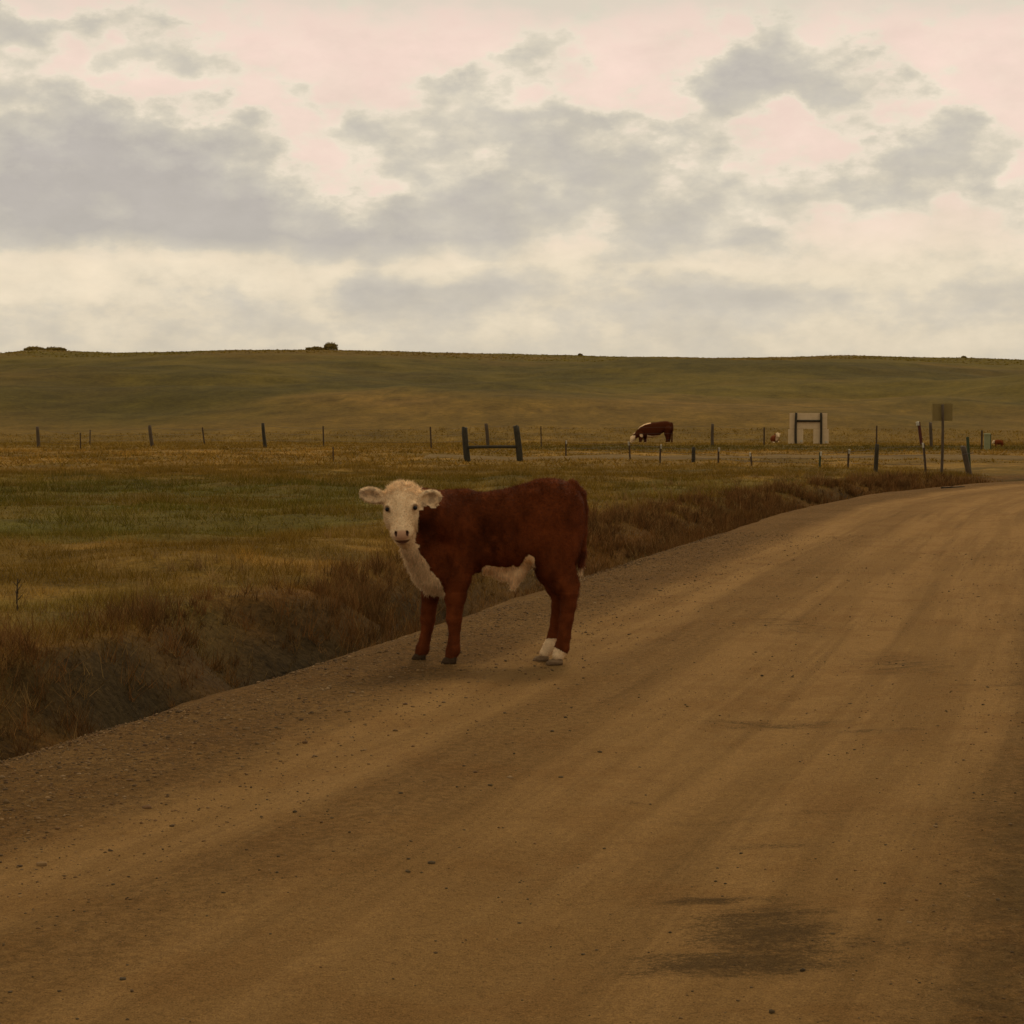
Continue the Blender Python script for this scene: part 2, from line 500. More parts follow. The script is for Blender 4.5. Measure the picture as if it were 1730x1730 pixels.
c = cmix(sh * (1.0 - clod) * .5, c, (.066, .034, .011))
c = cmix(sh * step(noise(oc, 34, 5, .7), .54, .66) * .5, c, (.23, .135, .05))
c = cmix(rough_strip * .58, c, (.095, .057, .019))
# damp stains
st = None
for sx0, sy0, rx, ry, w in ((.62, 4.62, .17, .24, 1.0), (.52, 4.36, .24, .12, 1.0), (.78, 4.5, .17, .10, .6), (.50, 4.98, .13, .05, .9), (.66, 4.95, .08, .04, .6),
                       (2.02, 9.9, .22, .5, .5), (1.12, 8.0, .28, .10, .65), (1.5, 7.7, .2, .06, .6),
                       (1.72, 11.8, .2, .6, .5), (.7, 6.0, .2, .05, .4), (.95, 6.05, .12, .05, .4), (2.55, 9.0, .5, .07, .5), (.38, 6.3, .1, .04, .3), (.75, 5.6, .12, .05, .5)):
    qx = (ox - sx0) / rx; qy = (oy - sy0) / ry
    q = X.op('SUBTRACT', 1.0, (qx * qx + qy * qy) * .38, clamp=True) * w
    st = q if st is None else X.op('MAXIMUM', st, q)
stf = step(st * .85 + (noise(vec(ox * .55, oy * 1.0, 0.0), 11, 8, .78) - .5) * 2.2 + (fine - .5) * 2.2, .22, .95) * step(st, .0, .3)
c = cmix(stf * .85, c, (.062, .036, .0125))
dots = step(noise(oc, 130, 3, .6), .58, .66); pale = step(noise(oc, 95, 3, .6), .60, .70)
micro = noise(vec(ox, oy * .6, oz), 260, 2, .5)
spk = (.12 + fine * .8 + grit * .62 + (micro - .5) * 1.1) * (1.0 - dots * .34) * (1.0 + pale * .28) + .1
c = cmix(1.0, c, vec(spk, spk, spk), 'MULTIPLY')
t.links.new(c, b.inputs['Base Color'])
b.inputs['Roughness'].default_value = .95; b.inputs['Specular IOR Level'].default_value = .03
hgt = fine * .5 + grit * .9 * (1.25 - light * .8)
bump(b, hgt, .9, .03)

def strip_rows(y0, lo1):
    s0 = float(np.interp(y0, CY, CS)); out = [s0]
    while out[-1] < lo1:
        yy = max(np.interp(out[-1], CS, CY), 2.5)
        out.append(out[-1] + .012 * yy)
    return np.array(out)

rl = strip_rows(-25, CS[-1] - 1)
ca = np.concatenate([[-.22, -.14, -.07], np.arange(0, 4.6, .045), np.arange(4.6, ROADW + .1, .15), [ROADW + .2]])
LA, LO = np.meshgrid(ca, rl)
jit = (fbm(LO * .8, LO * 0 + 3, 71, 4) - .5) * .14 + (fbm(LO * 7, LO * 0 + 9, 73, 3) - .5) * .05
LAj = LA + jit * sstep(LA, .9, .0)
RX, RY = road_point(LAj, LO)
RZ = road_z(LA, LO)
RZ = RZ - .22 * sstep(LA, .02, -.22) - .2 * sstep(LA, ROADW - .05, ROADW + .2)
ii = np.arange(RX.size).reshape(RX.shape)
quads = np.stack([ii[:-1, :-1], ii[:-1, 1:], ii[1:, 1:], ii[1:, :-1]], -1)
me = np_mesh('dirt_road', np.stack([RX, RY, RZ], -1).reshape(-1, 3), quads, 4, True, uv=np.stack([LA, LO], -1).reshape(-1, 2))
tag(link('dirt_road', me, M_road), 'rutted brown dirt road curving away to the right', 'road', kind='structure')

M_cross, t, b = mat_new('crossing_road_gravel')
oc = objco()
t.links.new(cmix(step(noise(oc, .9, 6, .65), .35, .65), (.105, .064, .019), (.14, .085, .027)), b.inputs['Base Color'])
bump(b, noise(oc, 14, 5, .7), .6, .03)
cxs = np.arange(-3, 110, .8); cw = np.linspace(-3.2, 3.2, 12)
AX, AW = np.meshgrid(cxs, cw)
AY = 67.5 + .02 * AX + AW + (fbm(AX * .7, AX * 0 + np.sign(AW), 77, 3) - .5) * .8 * (np.abs(AW) > 3)
AZ = ground_z(AX, AY) + .05 - .25 * (np.abs(AW) > 3.1)
ii = np.arange(AX.size).reshape(AX.shape)
quads = np.stack([ii[:-1, :-1], ii[:-1, 1:], ii[1:, 1:], ii[1:, :-1]], -1)
me = np_mesh('gravel_side_road', np.stack([AX, AY, AZ], -1).reshape(-1, 3), quads, 4, True)
tag(link('gravel_side_road', me, M_cross), 'pale gravel side road crossing behind the front fence', 'road', kind='structure')

# ------------------------------------------------------------------ grass
def blades(name, x, y, z, h, w, col, lean, mat, label, cat, extra=None):
    n = len(x)
    a = rng.uniform(0, 2 * np.pi, n); b2 = rng.uniform(0, 2 * np.pi, n)
    lx = np.cos(b2) * lean * h; ly = np.sin(b2) * lean * h
    wx = np.cos(a) * w / 2; wy = np.sin(a) * w / 2
    co = np.empty((n, 3, 3), np.float32)
    co[:, 0] = np.stack([x - wx, y - wy, z - .01], -1)
    co[:, 1] = np.stack([x + wx, y + wy, z - .01], -1)
    co[:, 2] = np.stack([x + lx, y + ly, z + h * np.sqrt(np.maximum(.05, 1 - np.minimum(lean, .95) ** 2))], -1)
    cc = np.repeat(col[:, None, :], 3, 1)
    me = np_mesh(name, co.reshape(-1, 3), np.arange(3 * n), 3, False, cc.reshape(-1, 3))
    return tag(link(name, me, mat), label, cat, kind='stuff')


def scatter(y0, y1, dens, side=.36, pad=2.0):
    area = (y1 - y0) * 2 * (side * (y0 + y1) / 2 + pad)
    n = int(dens * area)
    yy = np.sqrt(rng.uniform(y0 ** 2, y1 ** 2, n)) if pad < .5 * side * y0 else rng.uniform(y0, y1, n)
    half = side * yy + pad
    xx = rng.uniform(-1, 1, n) * half
    if pad >= .5 * side * y0:
        keep = rng.uniform(0, 1, n) < half / (side * y1 + pad)
        xx, yy = xx[keep], yy[keep]
    return xx, yy


def field(name, y0, y1, dens, hmin, hmax, w, label, vary=.45, lean0=.35, clump=0.0):
    x, y = scatter(y0, y1, dens)
    la_, lo_ = lat_lon(x, y)
    ok = ((la_ < -.25) | (la_ > ROADW + .25)) & (cross_road(x, y) < .5) & ~((x > 10.8) & (y > 40) & (y < 66) & (la_ > -12))
    ok &= ~((la_ > -1.15) & (la_ < 0) & (rng.uniform(0, 1, len(x)) < .8 * np.clip(hollow(y), 0, 1)))
    ok &= ~((la_ > -.95) & (la_ < 0) & (y < 40) & (rng.uniform(0, 1, len(x)) < .3 * sstep(fbm(x / 1.1, y / 1.1, 95, 2), .3, .55)))
    x, y, la_ = x[ok], y[ok], la_[ok]
    if clump:
        cn = fbm(x / clump, y / clump, 91, 3)
        ok = rng.uniform(0, 1, len(x)) < sstep(cn, .3, .62) + .25
        x, y, la_ = x[ok], y[ok], la_[ok]
    z = ground_z(x, y, la_)
    if y0 < 50:
        sl = np.hypot(ground_z(x + .05, y) - z, ground_z(x, y + .05) - z) / .05
        ok = (sl < .5) | (rng.uniform(0, 1, len(x)) < .85)
        x, y, la_, z = x[ok], y[ok], la_[ok], z[ok]
    c = veg(x, y, la_) * rng.uniform(1 - vary, 1 + vary, len(x))[:, None]
    dry = rng.uniform(0, 1, len(x)) < .12
    c[dry] = c[dry] * .5 + np.array([.22, .14, .05]) * (.75 if y1 < 60 else .35)
    hn = .5 + 1.7 * sstep(fbm(x / .45, y / .45, 93, 3), .36, .78)
    h = rng.uniform(hmin, hmax, len(x)) * hn
    near = sstep(np.abs(y - 67.5), 14, 8) * sstep(x, -4, 8)
    h = h * (1 - .5 * near)
    if y0 >= 52: c = c * 1.06
    blades(name, x, y, z, h, w * rng.uniform(.6, 1.4, len(x)), c, rng.uniform(lean0, .98, len(x)), M_grass, label, 'grass')


field('near_grass', 5, 22, 2100, .03, .085, .005, 'short dry olive grass in the field beside the ditch', .5)
field('middle_grass', 22, 52, 400, .04, .105, .011, 'olive and green meadow grass behind the calf', .4)
field('far_grass', 52, 130, 26, .08, .16, .05, 'tan meadow grass around the far fences', .25, .6)
field('hill_grass', 275, 335, 2.4, .10, .28, .3, 'sparse green tufts along the crest of the distant hill', .12, .93)


def weed_plants(name, n, latr, lor, hr, col, label, stems=12, w=.004, spread=.55, jitter=.35):
    la_ = rng.uniform(*latr, n); lo_ = rng.uniform(*lor, n)
    x, y = road_point(la_, lo_)
    pn = fbm(x / .8, y / .8, 97, 3)
    ok = rng.uniform(0, 1, n) < sstep(pn, .40, .58) + .12
    ok &= ~((la_ > -1.05) & (rng.uniform(0, 1, n) < .8 * np.clip(hollow(y), 0, 1)))
    x, y, la_, pn = x[ok], y[ok], la_[ok], pn[ok]
    z = ground_z(x, y, la_)
    h = rng.uniform(*hr, len(x)) * (.6 + .8 * pn)
    X2 = np.repeat(x, stems) + rng.normal(0, .02, len(x) * stems)
    Y2 = np.repeat(y, stems) + rng.normal(0, .02, len(x) * stems)
    Z2 = np.repeat(z, stems); H2 = np.repeat(h, stems) * rng.uniform(.45, 1.1, len(X2))
    Z2 = Z2 + rng.uniform(0, .25, len(X2)) * H2
    base = np.array(col)[rng.integers(0, len(col), len(x))]
    C2 = np.repeat(base, stems, 0) * rng.uniform(1 - jitter, 1 + jitter, len(X2))[:, None]
    wd = w * (1 + .08 * np.maximum(Y2 - 7, 0))
    blades(name, X2, Y2, Z2, H2, wd, C2, rng.uniform(.05, spread, len(X2)) ** .8, M_grass, label, 'weeds')


S7 = float(np.interp(4.5, CY, CS)); S42 = float(np.interp(41, CY, CS)); S16 = float(np.interp(13, CY, CS))
weed_plants('dry_weeds', 9000, (-1.7, -.22), (S7, S42), (.06, .23),
            [(.15, .066, .020), (.11, .050, .016), (.18, .092, .030), (.07, .036, .013)], 'reddish brown dry weeds filling the roadside ditch', 14, .0032, .9)
weed_plants('pale_dry_grass', 1100, (-3.4, -.6), (S7, S42), (.05, .18),
            [(.28, .17, .06), (.22, .13, .045), (.16, .09, .03)], 'pale straw grass tufts at the ditch edge', 14, .0035, .95)
weed_plants('edge_grass', 700, (-.3, -.02), (S7, S42), (.02, .07),
            [(.20, .12, .045), (.13, .08, .028)], 'sparse pale grass along the road edge', 8, .0035, .95)

# ------------------------------------------------------------------ gravel
ICO = np.array([(0, 0, 1), (.89, 0, .45), (.28, .85, .45), (-.72, .53, .45), (-.72, -.53, .45), (.28, -.85, .45),
                (.72, .53, -.45), (-.28, .85, -.45), (-.89, 0, -.45), (-.28, -.85, -.45), (.72, -.53, -.45), (0, 0, -1)], float)
ICF = np.array([(0, 1, 2), (0, 2, 3), (0, 3, 4), (0, 4, 5), (0, 5, 1), (1, 6, 2), (2, 7, 3), (3, 8, 4), (4, 9, 5), (5, 10, 1),
                (2, 6, 7), (3, 7, 8), (4, 8, 9), (5, 9, 10), (1, 10, 6), (11, 7, 6), (11, 8, 7), (11, 9, 8), (11, 10, 9), (11, 6, 10)])


def stones(name, la_, lo_, size, col, label):
    n = len(la_)
    x, y = road_point(la_, lo_); z = road_z(la_, lo_)
    s = size[:, None] * rng.uniform(.6, 1.25, (n, 3)); s[:, 2] *= .62
    a = rng.uniform(0, 6.28, n); ca_, sa_ = np.cos(a)[:, None], np.sin(a)[:, None]
    v = ICO[None] * s[:, None, :] * rng.uniform(.72, 1.2, (n, 12))[:, :, None]
    vx = v[:, :, 0] * ca_ - v[:, :, 1] * sa_; vy = v[:, :, 0] * sa_ + v[:, :, 1] * ca_
    co = np.stack([vx + x[:, None], vy + y[:, None], v[:, :, 2] + z[:, None] + (s[:, 2] * .12)[:, None]], -1)
    fc = ICF[None] + (np.arange(n) * 12)[:, None, None]
    me = np_mesh(name, co.reshape(-1, 3), fc, 3, False, np.repeat(col[:, None, :], 12, 1).reshape(-1, 3))
    return tag(link(name, me, M_stone), label, 'gravel', kind='stuff')


M_stone = mat_attr('stone', .9, .15, .25, 90)
S3 = float(np.interp(2.5, CY, CS)); S22 = float(np.interp(22, CY, CS))
n = 26000
l1 = .03 + np.abs(rng.normal(0, .6, n)); o1 = S3 + (S22 - S3) * rng.uniform(0, 1, n) ** 1.4
n = 14000
l2 = rng.uniform(.5, 5.2, n); o2 = S3 + (S22 - S3) * rng.uniform(0, 1, n) ** 1.5
dn = fbm(l2 * 1.3, o2 * .7, 83, 4)
ok = rng.uniform(0, 1, n) < sstep(dn, .4, .72); l2, o2 = l2[ok], o2[ok]
n = 5000
l3 = rng.normal(3.95, .33, n); o3 = S3 + (S22 - S3) * rng.uniform(0, 1, n) ** 1.3
LL = np.concatenate([l1, l2, l3]); OO = np.concatenate([o1, o2, o3])
sz = np.minimum(.0017 + rng.exponential(.0013, len(LL)), .011)
sz[:len(l1)] *= 1.5
pal = np.array([(.11, .062, .022), (.16, .09, .034), (.075, .044, .018), (.19, .115, .05), (.10, .05, .018)])
cc = pal[rng.integers(0, 5, len(LL))] * rng.uniform(.7, 1.25, len(LL))[:, None]
stones('loose_gravel', LL, OO, sz, cc, 'loose brown gravel scattered over the dirt road')
n = 9000
l4 = rng.uniform(.3, 4.6, n); o4 = S3 + (S22 - S3) * rng.uniform(0, 1, n) ** 1.25
ok = rng.uniform(0, 1, n) < sstep(fbm(l4 * 2.0, o4 * 1.6, 87, 3), .45, .75) + .12
l4, o4 = l4[ok], o4[ok]; n = len(l4)
sz = np.minimum(.002 + rng.exponential(.0017, n), .010)
stones('dark_pebbles', l4, o4, sz, np.array([.06, .038, .016]) * rng.uniform(.6, 1.5, n)[:, None], 'dark pebbles and clods lying on the wheel tracks')

# ------------------------------------------------------------------ posts, fences, signs
def post_mesh(name, p0, p1, r0, r1, seg=9, rings=7, rough=.16, flat=True):
    """round timber with an uneven surface from p0 to p1"""
    p0 = np.array(p0, float); p1 = np.array(p1, float)
    ax = p1 - p0; L = np.linalg.norm(ax); ax /= L
    ref = np.array([1., 0, 0]) if abs(ax[0]) < .9 else np.array([0, 1., 0])
    u = np.cross(ax, ref); u /= np.linalg.norm(u); v = np.cross(ax, u)
    lob = 1 + rng.uniform(-rough, rough, seg)
    co = []
    bend = rng.normal(0, .012, 2) * L
    for i in range(rings):
        t_ = i / (rings - 1); r = r0 + (r1 - r0) * t_
        c = p0 + ax * L * t_ + (u * bend[0] + v * bend[1]) * math.sin(math.pi * t_)
        for j in range(seg):
            a = 2 * math.pi * j / seg
            rr = r * lob[j] * (1 + rng.uniform(-.05, .05))
            up = ax * (rng.uniform(-.3, .4) * r if i == rings - 1 else 0)
            co.append(c + (u * math.cos(a) + v * math.sin(a)) * rr + up)
    co.append(p0); co.append(p1 + ax * r1 * .1)
    f = []
    for i in range(rings - 1):
        for j in range(seg):
            a, b_ = i * seg + j, i * seg + (j + 1) % seg
            f += [(a, b_, b_ + seg), (a, b_ + seg, a + seg)]
    nb = rings * seg
    for j in range(seg):
        f += [(nb, (j + 1) % seg, j), (nb + 1, (rings - 1) * seg + j, (rings - 1) * seg + (j + 1) % seg)]
    return np_mesh(name, np.array(co), np.array(f), 3, False)


def box_bm(bm, lo_, hi_, M=None, bevel=0):
    r = bmesh.ops.create_cube(bm, size=1.0)
    s = [hi_[i] - lo_[i] for i in range(3)]; c = [(hi_[i] + lo_[i]) / 2 for i in range(3)]
    bmesh.ops.transform(bm, matrix=Matrix.Translation(c) @ Matrix.Diagonal((*s, 1)), verts=r['verts'])
    if bevel:
        es = list({e for v in r['verts'] for e in v.link_edges})
        r2 = bmesh.ops.bevel(bm, geom=es, offset=bevel, segments=1, affect='EDGES')
    return bm


def tpost_mesh(name, p0, p1, w=.035):
    """steel T-section post with small studs"""
    p0 = Vector(p0); p1 = Vector(p1); L = (p1 - p0).length
    bm = bmesh.new()
    box_bm(bm, (-w / 2, -.006, 0), (w / 2, .006, L))
    box_bm(bm, (-.005, .0062, 0), (.005, w, L - .004))
    k = .12
    while k < L - .05:
        box_bm(bm, (-.007, -.013, k), (.007, -.0062, k + .02)); k += .12
    q = (p1 - p0).to_track_quat('Z', 'Y')
    bmesh.ops.transform(bm, matrix=Matrix.Translation(p0) @ q.to_matrix().to_4x4(), verts=bm.verts)
    return bm_mesh(name, bm)


def wire_mesh(name, pts, r=.005, sag=.012):
    co = []; f = []; k = 0
    for a, b_ in zip(pts[:-1], pts[1:]):
        a = np.array(a); b_ = np.array(b_); L = np.linalg.norm(b_ - a)
        for i in range(5):
            t0 = i / 4
            p = a + (b_ - a) * t0 - np.array([0, 0, sag * L * 4 * t0 * (1 - t0) * .3])
            for j in range(3):
                an = 2.094 * j; co.append(p + np.array([0, r * math.cos(an), r * math.sin(an)]))
            if i < 4:
                for j in range(3):
                    j2 = (j + 1) % 3
                    f.append((k + j, k + 3 + j, k + 3 + j2, k + j2))
            k += 3
    return np_mesh(name, np.array(co), np.array(f), 4)


def gz1(x, y): return float(ground_z(np.array([x]), np.array([y]))[0])


def fence(name, label, posts, wires=True, wire_h=(.9, .62, .34)):
    """posts: (px_top, py_top, px_base, depth, kind, width in pixels)"""
    x0 = at(posts[0][2], 715, posts[0][3])
    root = empty(name, (x0.x, posts[0][3], gz1(x0.x, posts[0][3])), label, 'fence', 'pasture fences')
    R0 = Vector(root.location); tops = []
    for (pt, yt, pb, d, kind, wpx) in posts:
        bx = at(pb, 715, d).x; gz = gz1(bx, d)
        base = Vector((bx, d, gz - .12)) - R0
        top = at(pt, yt, d) - R0
        r = wpx * d / F / 2
        if kind in ('wood', 'dark'):
            o = link('wooden_post', post_mesh('wooden_post', base, top, r * 1.1, r * .95), M_wood if kind == 'wood' else M_wood_dark, root)
        else:
            mt = {'steel': M_steel, 'white': M_steel, 'green': M_green, 'red': M_red}[kind]
            o = link('steel_post', tpost_mesh('steel_post', base, top, max(.04, 2 * r)), mt, root)
            if kind in ('white', 'red', 'green'):
                dirn = (top - base).normalized(); hgt = (top - base).length
                a = top - dirn * min(.11, hgt * .22)
                link('white_tip', post_mesh('white_tip', a, top + dirn * .01, max(.024, r * 1.1), max(.022, r * 1.05), rough=.05), M_white, o)
        tops.append((base + Vector((0, 0, .12)), top))
    if wires:
        for wh in wire_h:
            link('wire', wire_mesh('wire', [tuple(a + (b_ - a) * wh) for a, b_ in tops]), M_wire, root)
    return root


fence('pasture_fence', 'long back fence of thin posts running from left edge behind the wooden H-brace', [
    (63, 721, 65, 97, 'wood', 5.0), (135, 731, 135, 90, 'steel', 1.6), (153, 726, 152, 112, 'steel', 1.6), (253, 719, 258, 100, 'wood', 6.0),
    (341, 722, 345, 112, 'steel', 2), (444, 715, 449, 92, 'dark', 5.0), (545, 720, 546, 100, 'steel', 2), (726, 721, 728, 90, 'steel', 2.2),
    (821, 716, 824, 104, 'wood', 6.0), (913, 720, 914, 100, 'steel', 1.6), (1204, 716, 1204, 100, 'wood', 4.4), (1292, 722, 1292, 106, 'steel', 2.2)])
fence('roadside_fence', 'front fence of short white-tipped steel posts right of the H-brace', [
    (957, 745, 957, 70, 'white', 2.2), (1062, 747, 1064, 64, 'white', 2.4), (1117, 752, 1116, 58, 'white', 2.6), (1172, 756, 1172, 61, 'dark', 6), (1215, 757, 1215, 59, 'white', 2.6),
    (1267, 765, 1270, 54, 'white', 2.4), (1387, 764, 1386, 52.5, 'green', 3.0), (1435, 760, 1434, 51.5, 'white', 2.8), (1482, 751, 1480, 47.5, 'dark', 8),
    (1559, 749, 1565, 46, 'white', 3.0)])
fence('brace_fence', 'dark wooden H-brace of two stout posts with low rail', [
    (785, 722, 791, 62, 'dark', 10.5), (872, 720, 879, 62, 'dark', 11)], wires=False)
br = bpy.data.objects['brace_fence']; br['category'] = 'fence'
R0 = Vector(br.location)
link('rail', post_mesh('rail', at(791, 756, 61.93) - R0, at(874, 755, 61.93) - R0, .05, .045), M_wood_dark, br)
link('wire', wire_mesh('wire', [tuple(at(791, 745, 62) - R0), tuple(at(836, 764, 62) - R0), tuple(at(876, 735, 62) - R0)], .008, 0), M_wire, br)
# single posts
def single(name, label, pt, yt, pb, d, kind, w, tip=False):
    bx = at(pb, 715, d).x
    root = empty(name, (bx, d, gz1(bx, d)), label, 'post', 'single posts')
    R0 = Vector(root.location); top = at(pt, yt, d) - R0; base = Vector((0, 0, -.12)); r = w * d / F / 2
    if kind in ('wood', 'dark'):
        o = link('post_shaft', post_mesh('post_shaft', base, top, r * 1.08, r), M_wood if kind == 'wood' else M_wood_dark, root)
    else:
        o = link('post_shaft', tpost_mesh('post_shaft', base, top, 2 * r), {'red': M_red, 'steel': M_steel, 'green': M_green}[kind], root)
    if tip:
        dn_ = (top - base).normalized()
        link('white_tip', post_mesh('white_tip', top - dn_ * .2, top + dn_ * .01, r * 1.25, r * 1.2, rough=.05), M_white, root)
    return root


single('thin_stake', 'thin low stake in the meadow left of the H-brace', 562, 755, 562, 63, 'steel', 1.8)
single('marker_post', 'dark red marker post with white tip left of square sign', 1550, 713, 1556, 104, 'red', 4.6, True)
single('wooden_post', 'stout wooden post between red marker and square sign', 1572, 714, 1574, 99, 'wood', 5.5)
single('rust_stake', 'thin rusty stake rising behind the dark fence post', 1482, 719, 1482, 90, 'steel', 2)
single('short_stake', 'thin rusty stake beside the pale green pedestal', 1660, 727, 1660, 90, 'steel', 2.6)
lp = single('leaning_post', 'thick wooden post leaning left at the road corner', 1627, 754, 1641, 43.6, 'wood', 10)
gp = single('green_post', 'green steel post propped beside the leaning wooden post', 1633, 738, 1639, 43.9, 'green', 4.0)
link('wire', wire_mesh('wire', [tuple(at(1625, 768, 43.5) - Vector(lp.location)), tuple(at(1645, 765, 43.5) - Vector(lp.location))], .01, 0), M_wire, lp)

# big notice board seen from behind
D = 112.0
bx = at(1366, 715, D).x
sg = empty('notice_board', (bx, D, gz1(bx, D)), 'large pale wooden notice board seen from behind, two posts and crossbar', 'sign')
R0 = Vector(sg.location)


def panel(name, x0, y0, x1, y1, d, th, mt, parent, R, bev=.006):
    a = at(x0, y1, d) - R; b_ = at(x1, y0, d) - R
    bm = bmesh.new(); box_bm(bm, (a.x, a.y - th / 2, a.z), (b_.x, a.y + th / 2, b_.z), bevel=bev)
    return link(name, bm_mesh(name, bm), mt, parent)


panel('upper_panel', 1334, 698, 1397.5, 724.5, D, .05, M_board, sg, R0)
panel('lower_panel', 1331.5, 725, 1357, 749.5, D, .05, M_board, sg, R0)
panel('lower_panel', 1374, 725, 1400, 749.5, D, .05, M_board, sg, R0)
for px in (1345.2, 1387.3):
    p = at(px, 697.5, D - .12) - R0
    link('post', post_mesh('post', (p.x, p.y, -.3), (p.x, p.y, p.z), .075, .07, rough=.06), M_wood_dark, sg)
a = at(1346, 711, D - .09) - R0; b_ = at(1387, 711, D - .09) - R0
link('crossbar', post_mesh('crossbar', a, b_, .062, .06, rough=.06), M_wood_dark, sg)
for px, py in ((1354, 745), (1396, 746.5)):
    panel('white_notice', px - 2, py - 1.8, px + 2, py + 1.8, D - .04, .01, M_white, sg, R0, .001)

# square sign on a pole
D = 46.0
bx = at(1592, 715, D).x
sg = empty('square_sign', (bx, D, gz1(bx, D)), 'dull square sign plate on tall thin pole, seen from behind', 'sign')
R0 = Vector(sg.location)
p = at(1592.5, 683.5, D) - R0
link('pole', post_mesh('pole', (p.x - .012, 0, -.2), (p.x, 0, p.z), .036, .032, rough=.05), M_wood, sg)
panel('plate', 1575, 681.5, 1609.5, 711, D + .06, .008, M_plate, sg, R0, .002)
for py in (690, 705):
    q = at(1592.5, py, D - .04) - R0
    bm = bmesh.new(); bmesh.ops.create_icosphere(bm, subdivisions=1, radius=.014, matrix=Matrix.Translation(q))
    link('bolt', bm_mesh('bolt', bm, True), M_steel, sg)

# utility pedestal
D = 88.0
bx = at(1668, 715, D).x
pd = empty('utility_pedestal', (bx, D, gz1(bx, D)), 'pale green utility pedestal standing by the far meadow', 'pedestal')
R0 = Vector(pd.location)
hw = 4.3 * D / F; hh = (at(1668, 732, D) - R0).z
bm = bmesh.new(); box_bm(bm, (-hw, -hw, -.05), (hw, hw, hh - .1), bevel=.015); link('casing', bm_mesh('casing', bm), M_pedestal, pd)
bm = bmesh.new(); box_bm(bm, (-hw - .012, -hw - .012, hh - .1), (hw + .012, hw + .012, hh), bevel=.02); link('cap', bm_mesh('cap', bm), M_pedestal, pd)
bm = bmesh.new(); box_bm(bm, (hw, -.03, -.1), (hw + .06, .03, hh * .95)); link('support_stake', bm_mesh('support_stake', bm), M_green, pd)

# fallen branch on the road
p = at(1610, 827, 36.2)
tw = empty('fallen_branch', (p.x, 36.2, .02), 'small dark branch lying on the road near the corner', 'branch')
link('stem', post_mesh('stem', (-.24, -.06, .01), (.24, .05, .03), .016, .007, 6, 8), M_bark, tw)
link('twig', post_mesh('twig', (.02, -.005, .02), (.18, .12, .035), .007, .003, 5, 4), M_bark, tw)
link('twig', post_mesh('twig', (-.1, -.03, .015), (-.02, -.14, .05), .007, .003, 5, 4), M_bark, tw)

# lone dead stalk at the left
D = 11.8
p = at(31, 1056, D)
ds = empty('dead_stalk', (p.x, D, gz1(p.x, D)), 'tall dark dead stalk in the grass at the left edge', 'plant')
tp = at(30, 978, D) - Vector(ds.location)
link('stem', post_mesh('stem', (0, 0, -.05), tp, .007, .004, 5, 8), M_bark, ds)
for k in range(6):
    t_ = .35 + k * .1
    a = Vector(tp) * t_; an = k * 2.4
    link('twig', post_mesh('twig', a, a + Vector((.03 * math.cos(an), .03 * math.sin(an), .035)), .003, .0015, 4, 3), M_bark, ds)


# ------------------------------------------------------------------ shrubs on the crest
def shrub(px, pybase, d, w, h, label, seed):
    r = np.random.default_rng(seed)
    x = at(px, 715, d).x; z = gz1(x, d)
    root = empty('shrub', (x, d, z - .05), label, 'shrub', 'shrubs on the hill crest')
    n = int(900 + 500 * w)
    th = r.uniform(0, 6.283, n); ph = np.arccos(r.uniform(-.2, 1, n)); rad = r.uniform(.35, 1, n) ** .6
    rad = rad * (.75 + .35 * vnoise(th * 1.3 + seed, ph * 2.1, seed))
    c = np.stack([np.cos(th) * np.sin(ph) * rad * w / 2, np.sin(th) * np.sin(ph) * rad * w / 2, np.cos(ph) * rad * h * .8 + h * .22], -1)
    s = .05 + .03 * w / 2
    v = c[:, None, :] + r.normal(0, s, (n, 3, 3))
    col = np.array([.21, .145, .04]) * r.uniform(.5, 1.4, n)[:, None]
    me = np_mesh('crown', v.reshape(-1, 3), np.arange(3 * n), 3, False, np.repeat(col, 3, 0))
    link('crown', me, M_grass, root)
    for k in range(3):
        an = k * 2.1 + seed
        link('stem', post_mesh('stem', (.05 * math.cos(an), .05 * math.sin(an), -.1), (.25 * w * math.cos(an), .25 * w * math.sin(an), h * .6), .05, .02, 5, 3), M_bark, root)


shrub(559, 590, 302, 2.5, 1.25, 'rounded dark shrub alone on the skyline above the left fence', 3)
shrub(533, 590, 301, 3.0, .45, 'low spread shrub just left of the rounded skyline shrub', 4)
shrub(60, 592, 300, 3.6, .5, 'flat dark shrub at the left end of the skyline', 5)
shrub(95, 592, 301, 3.6, .5, 'wide low shrub right of the leftmost skyline shrub', 6)
shrub(980, 601, 300, .7, .32, 'tiny upright shrub on the skyline above the H-brace right post', 7)
shrub(1627, 606, 300, .9, .3, 'tiny shrub on the skyline above the square sign', 9)


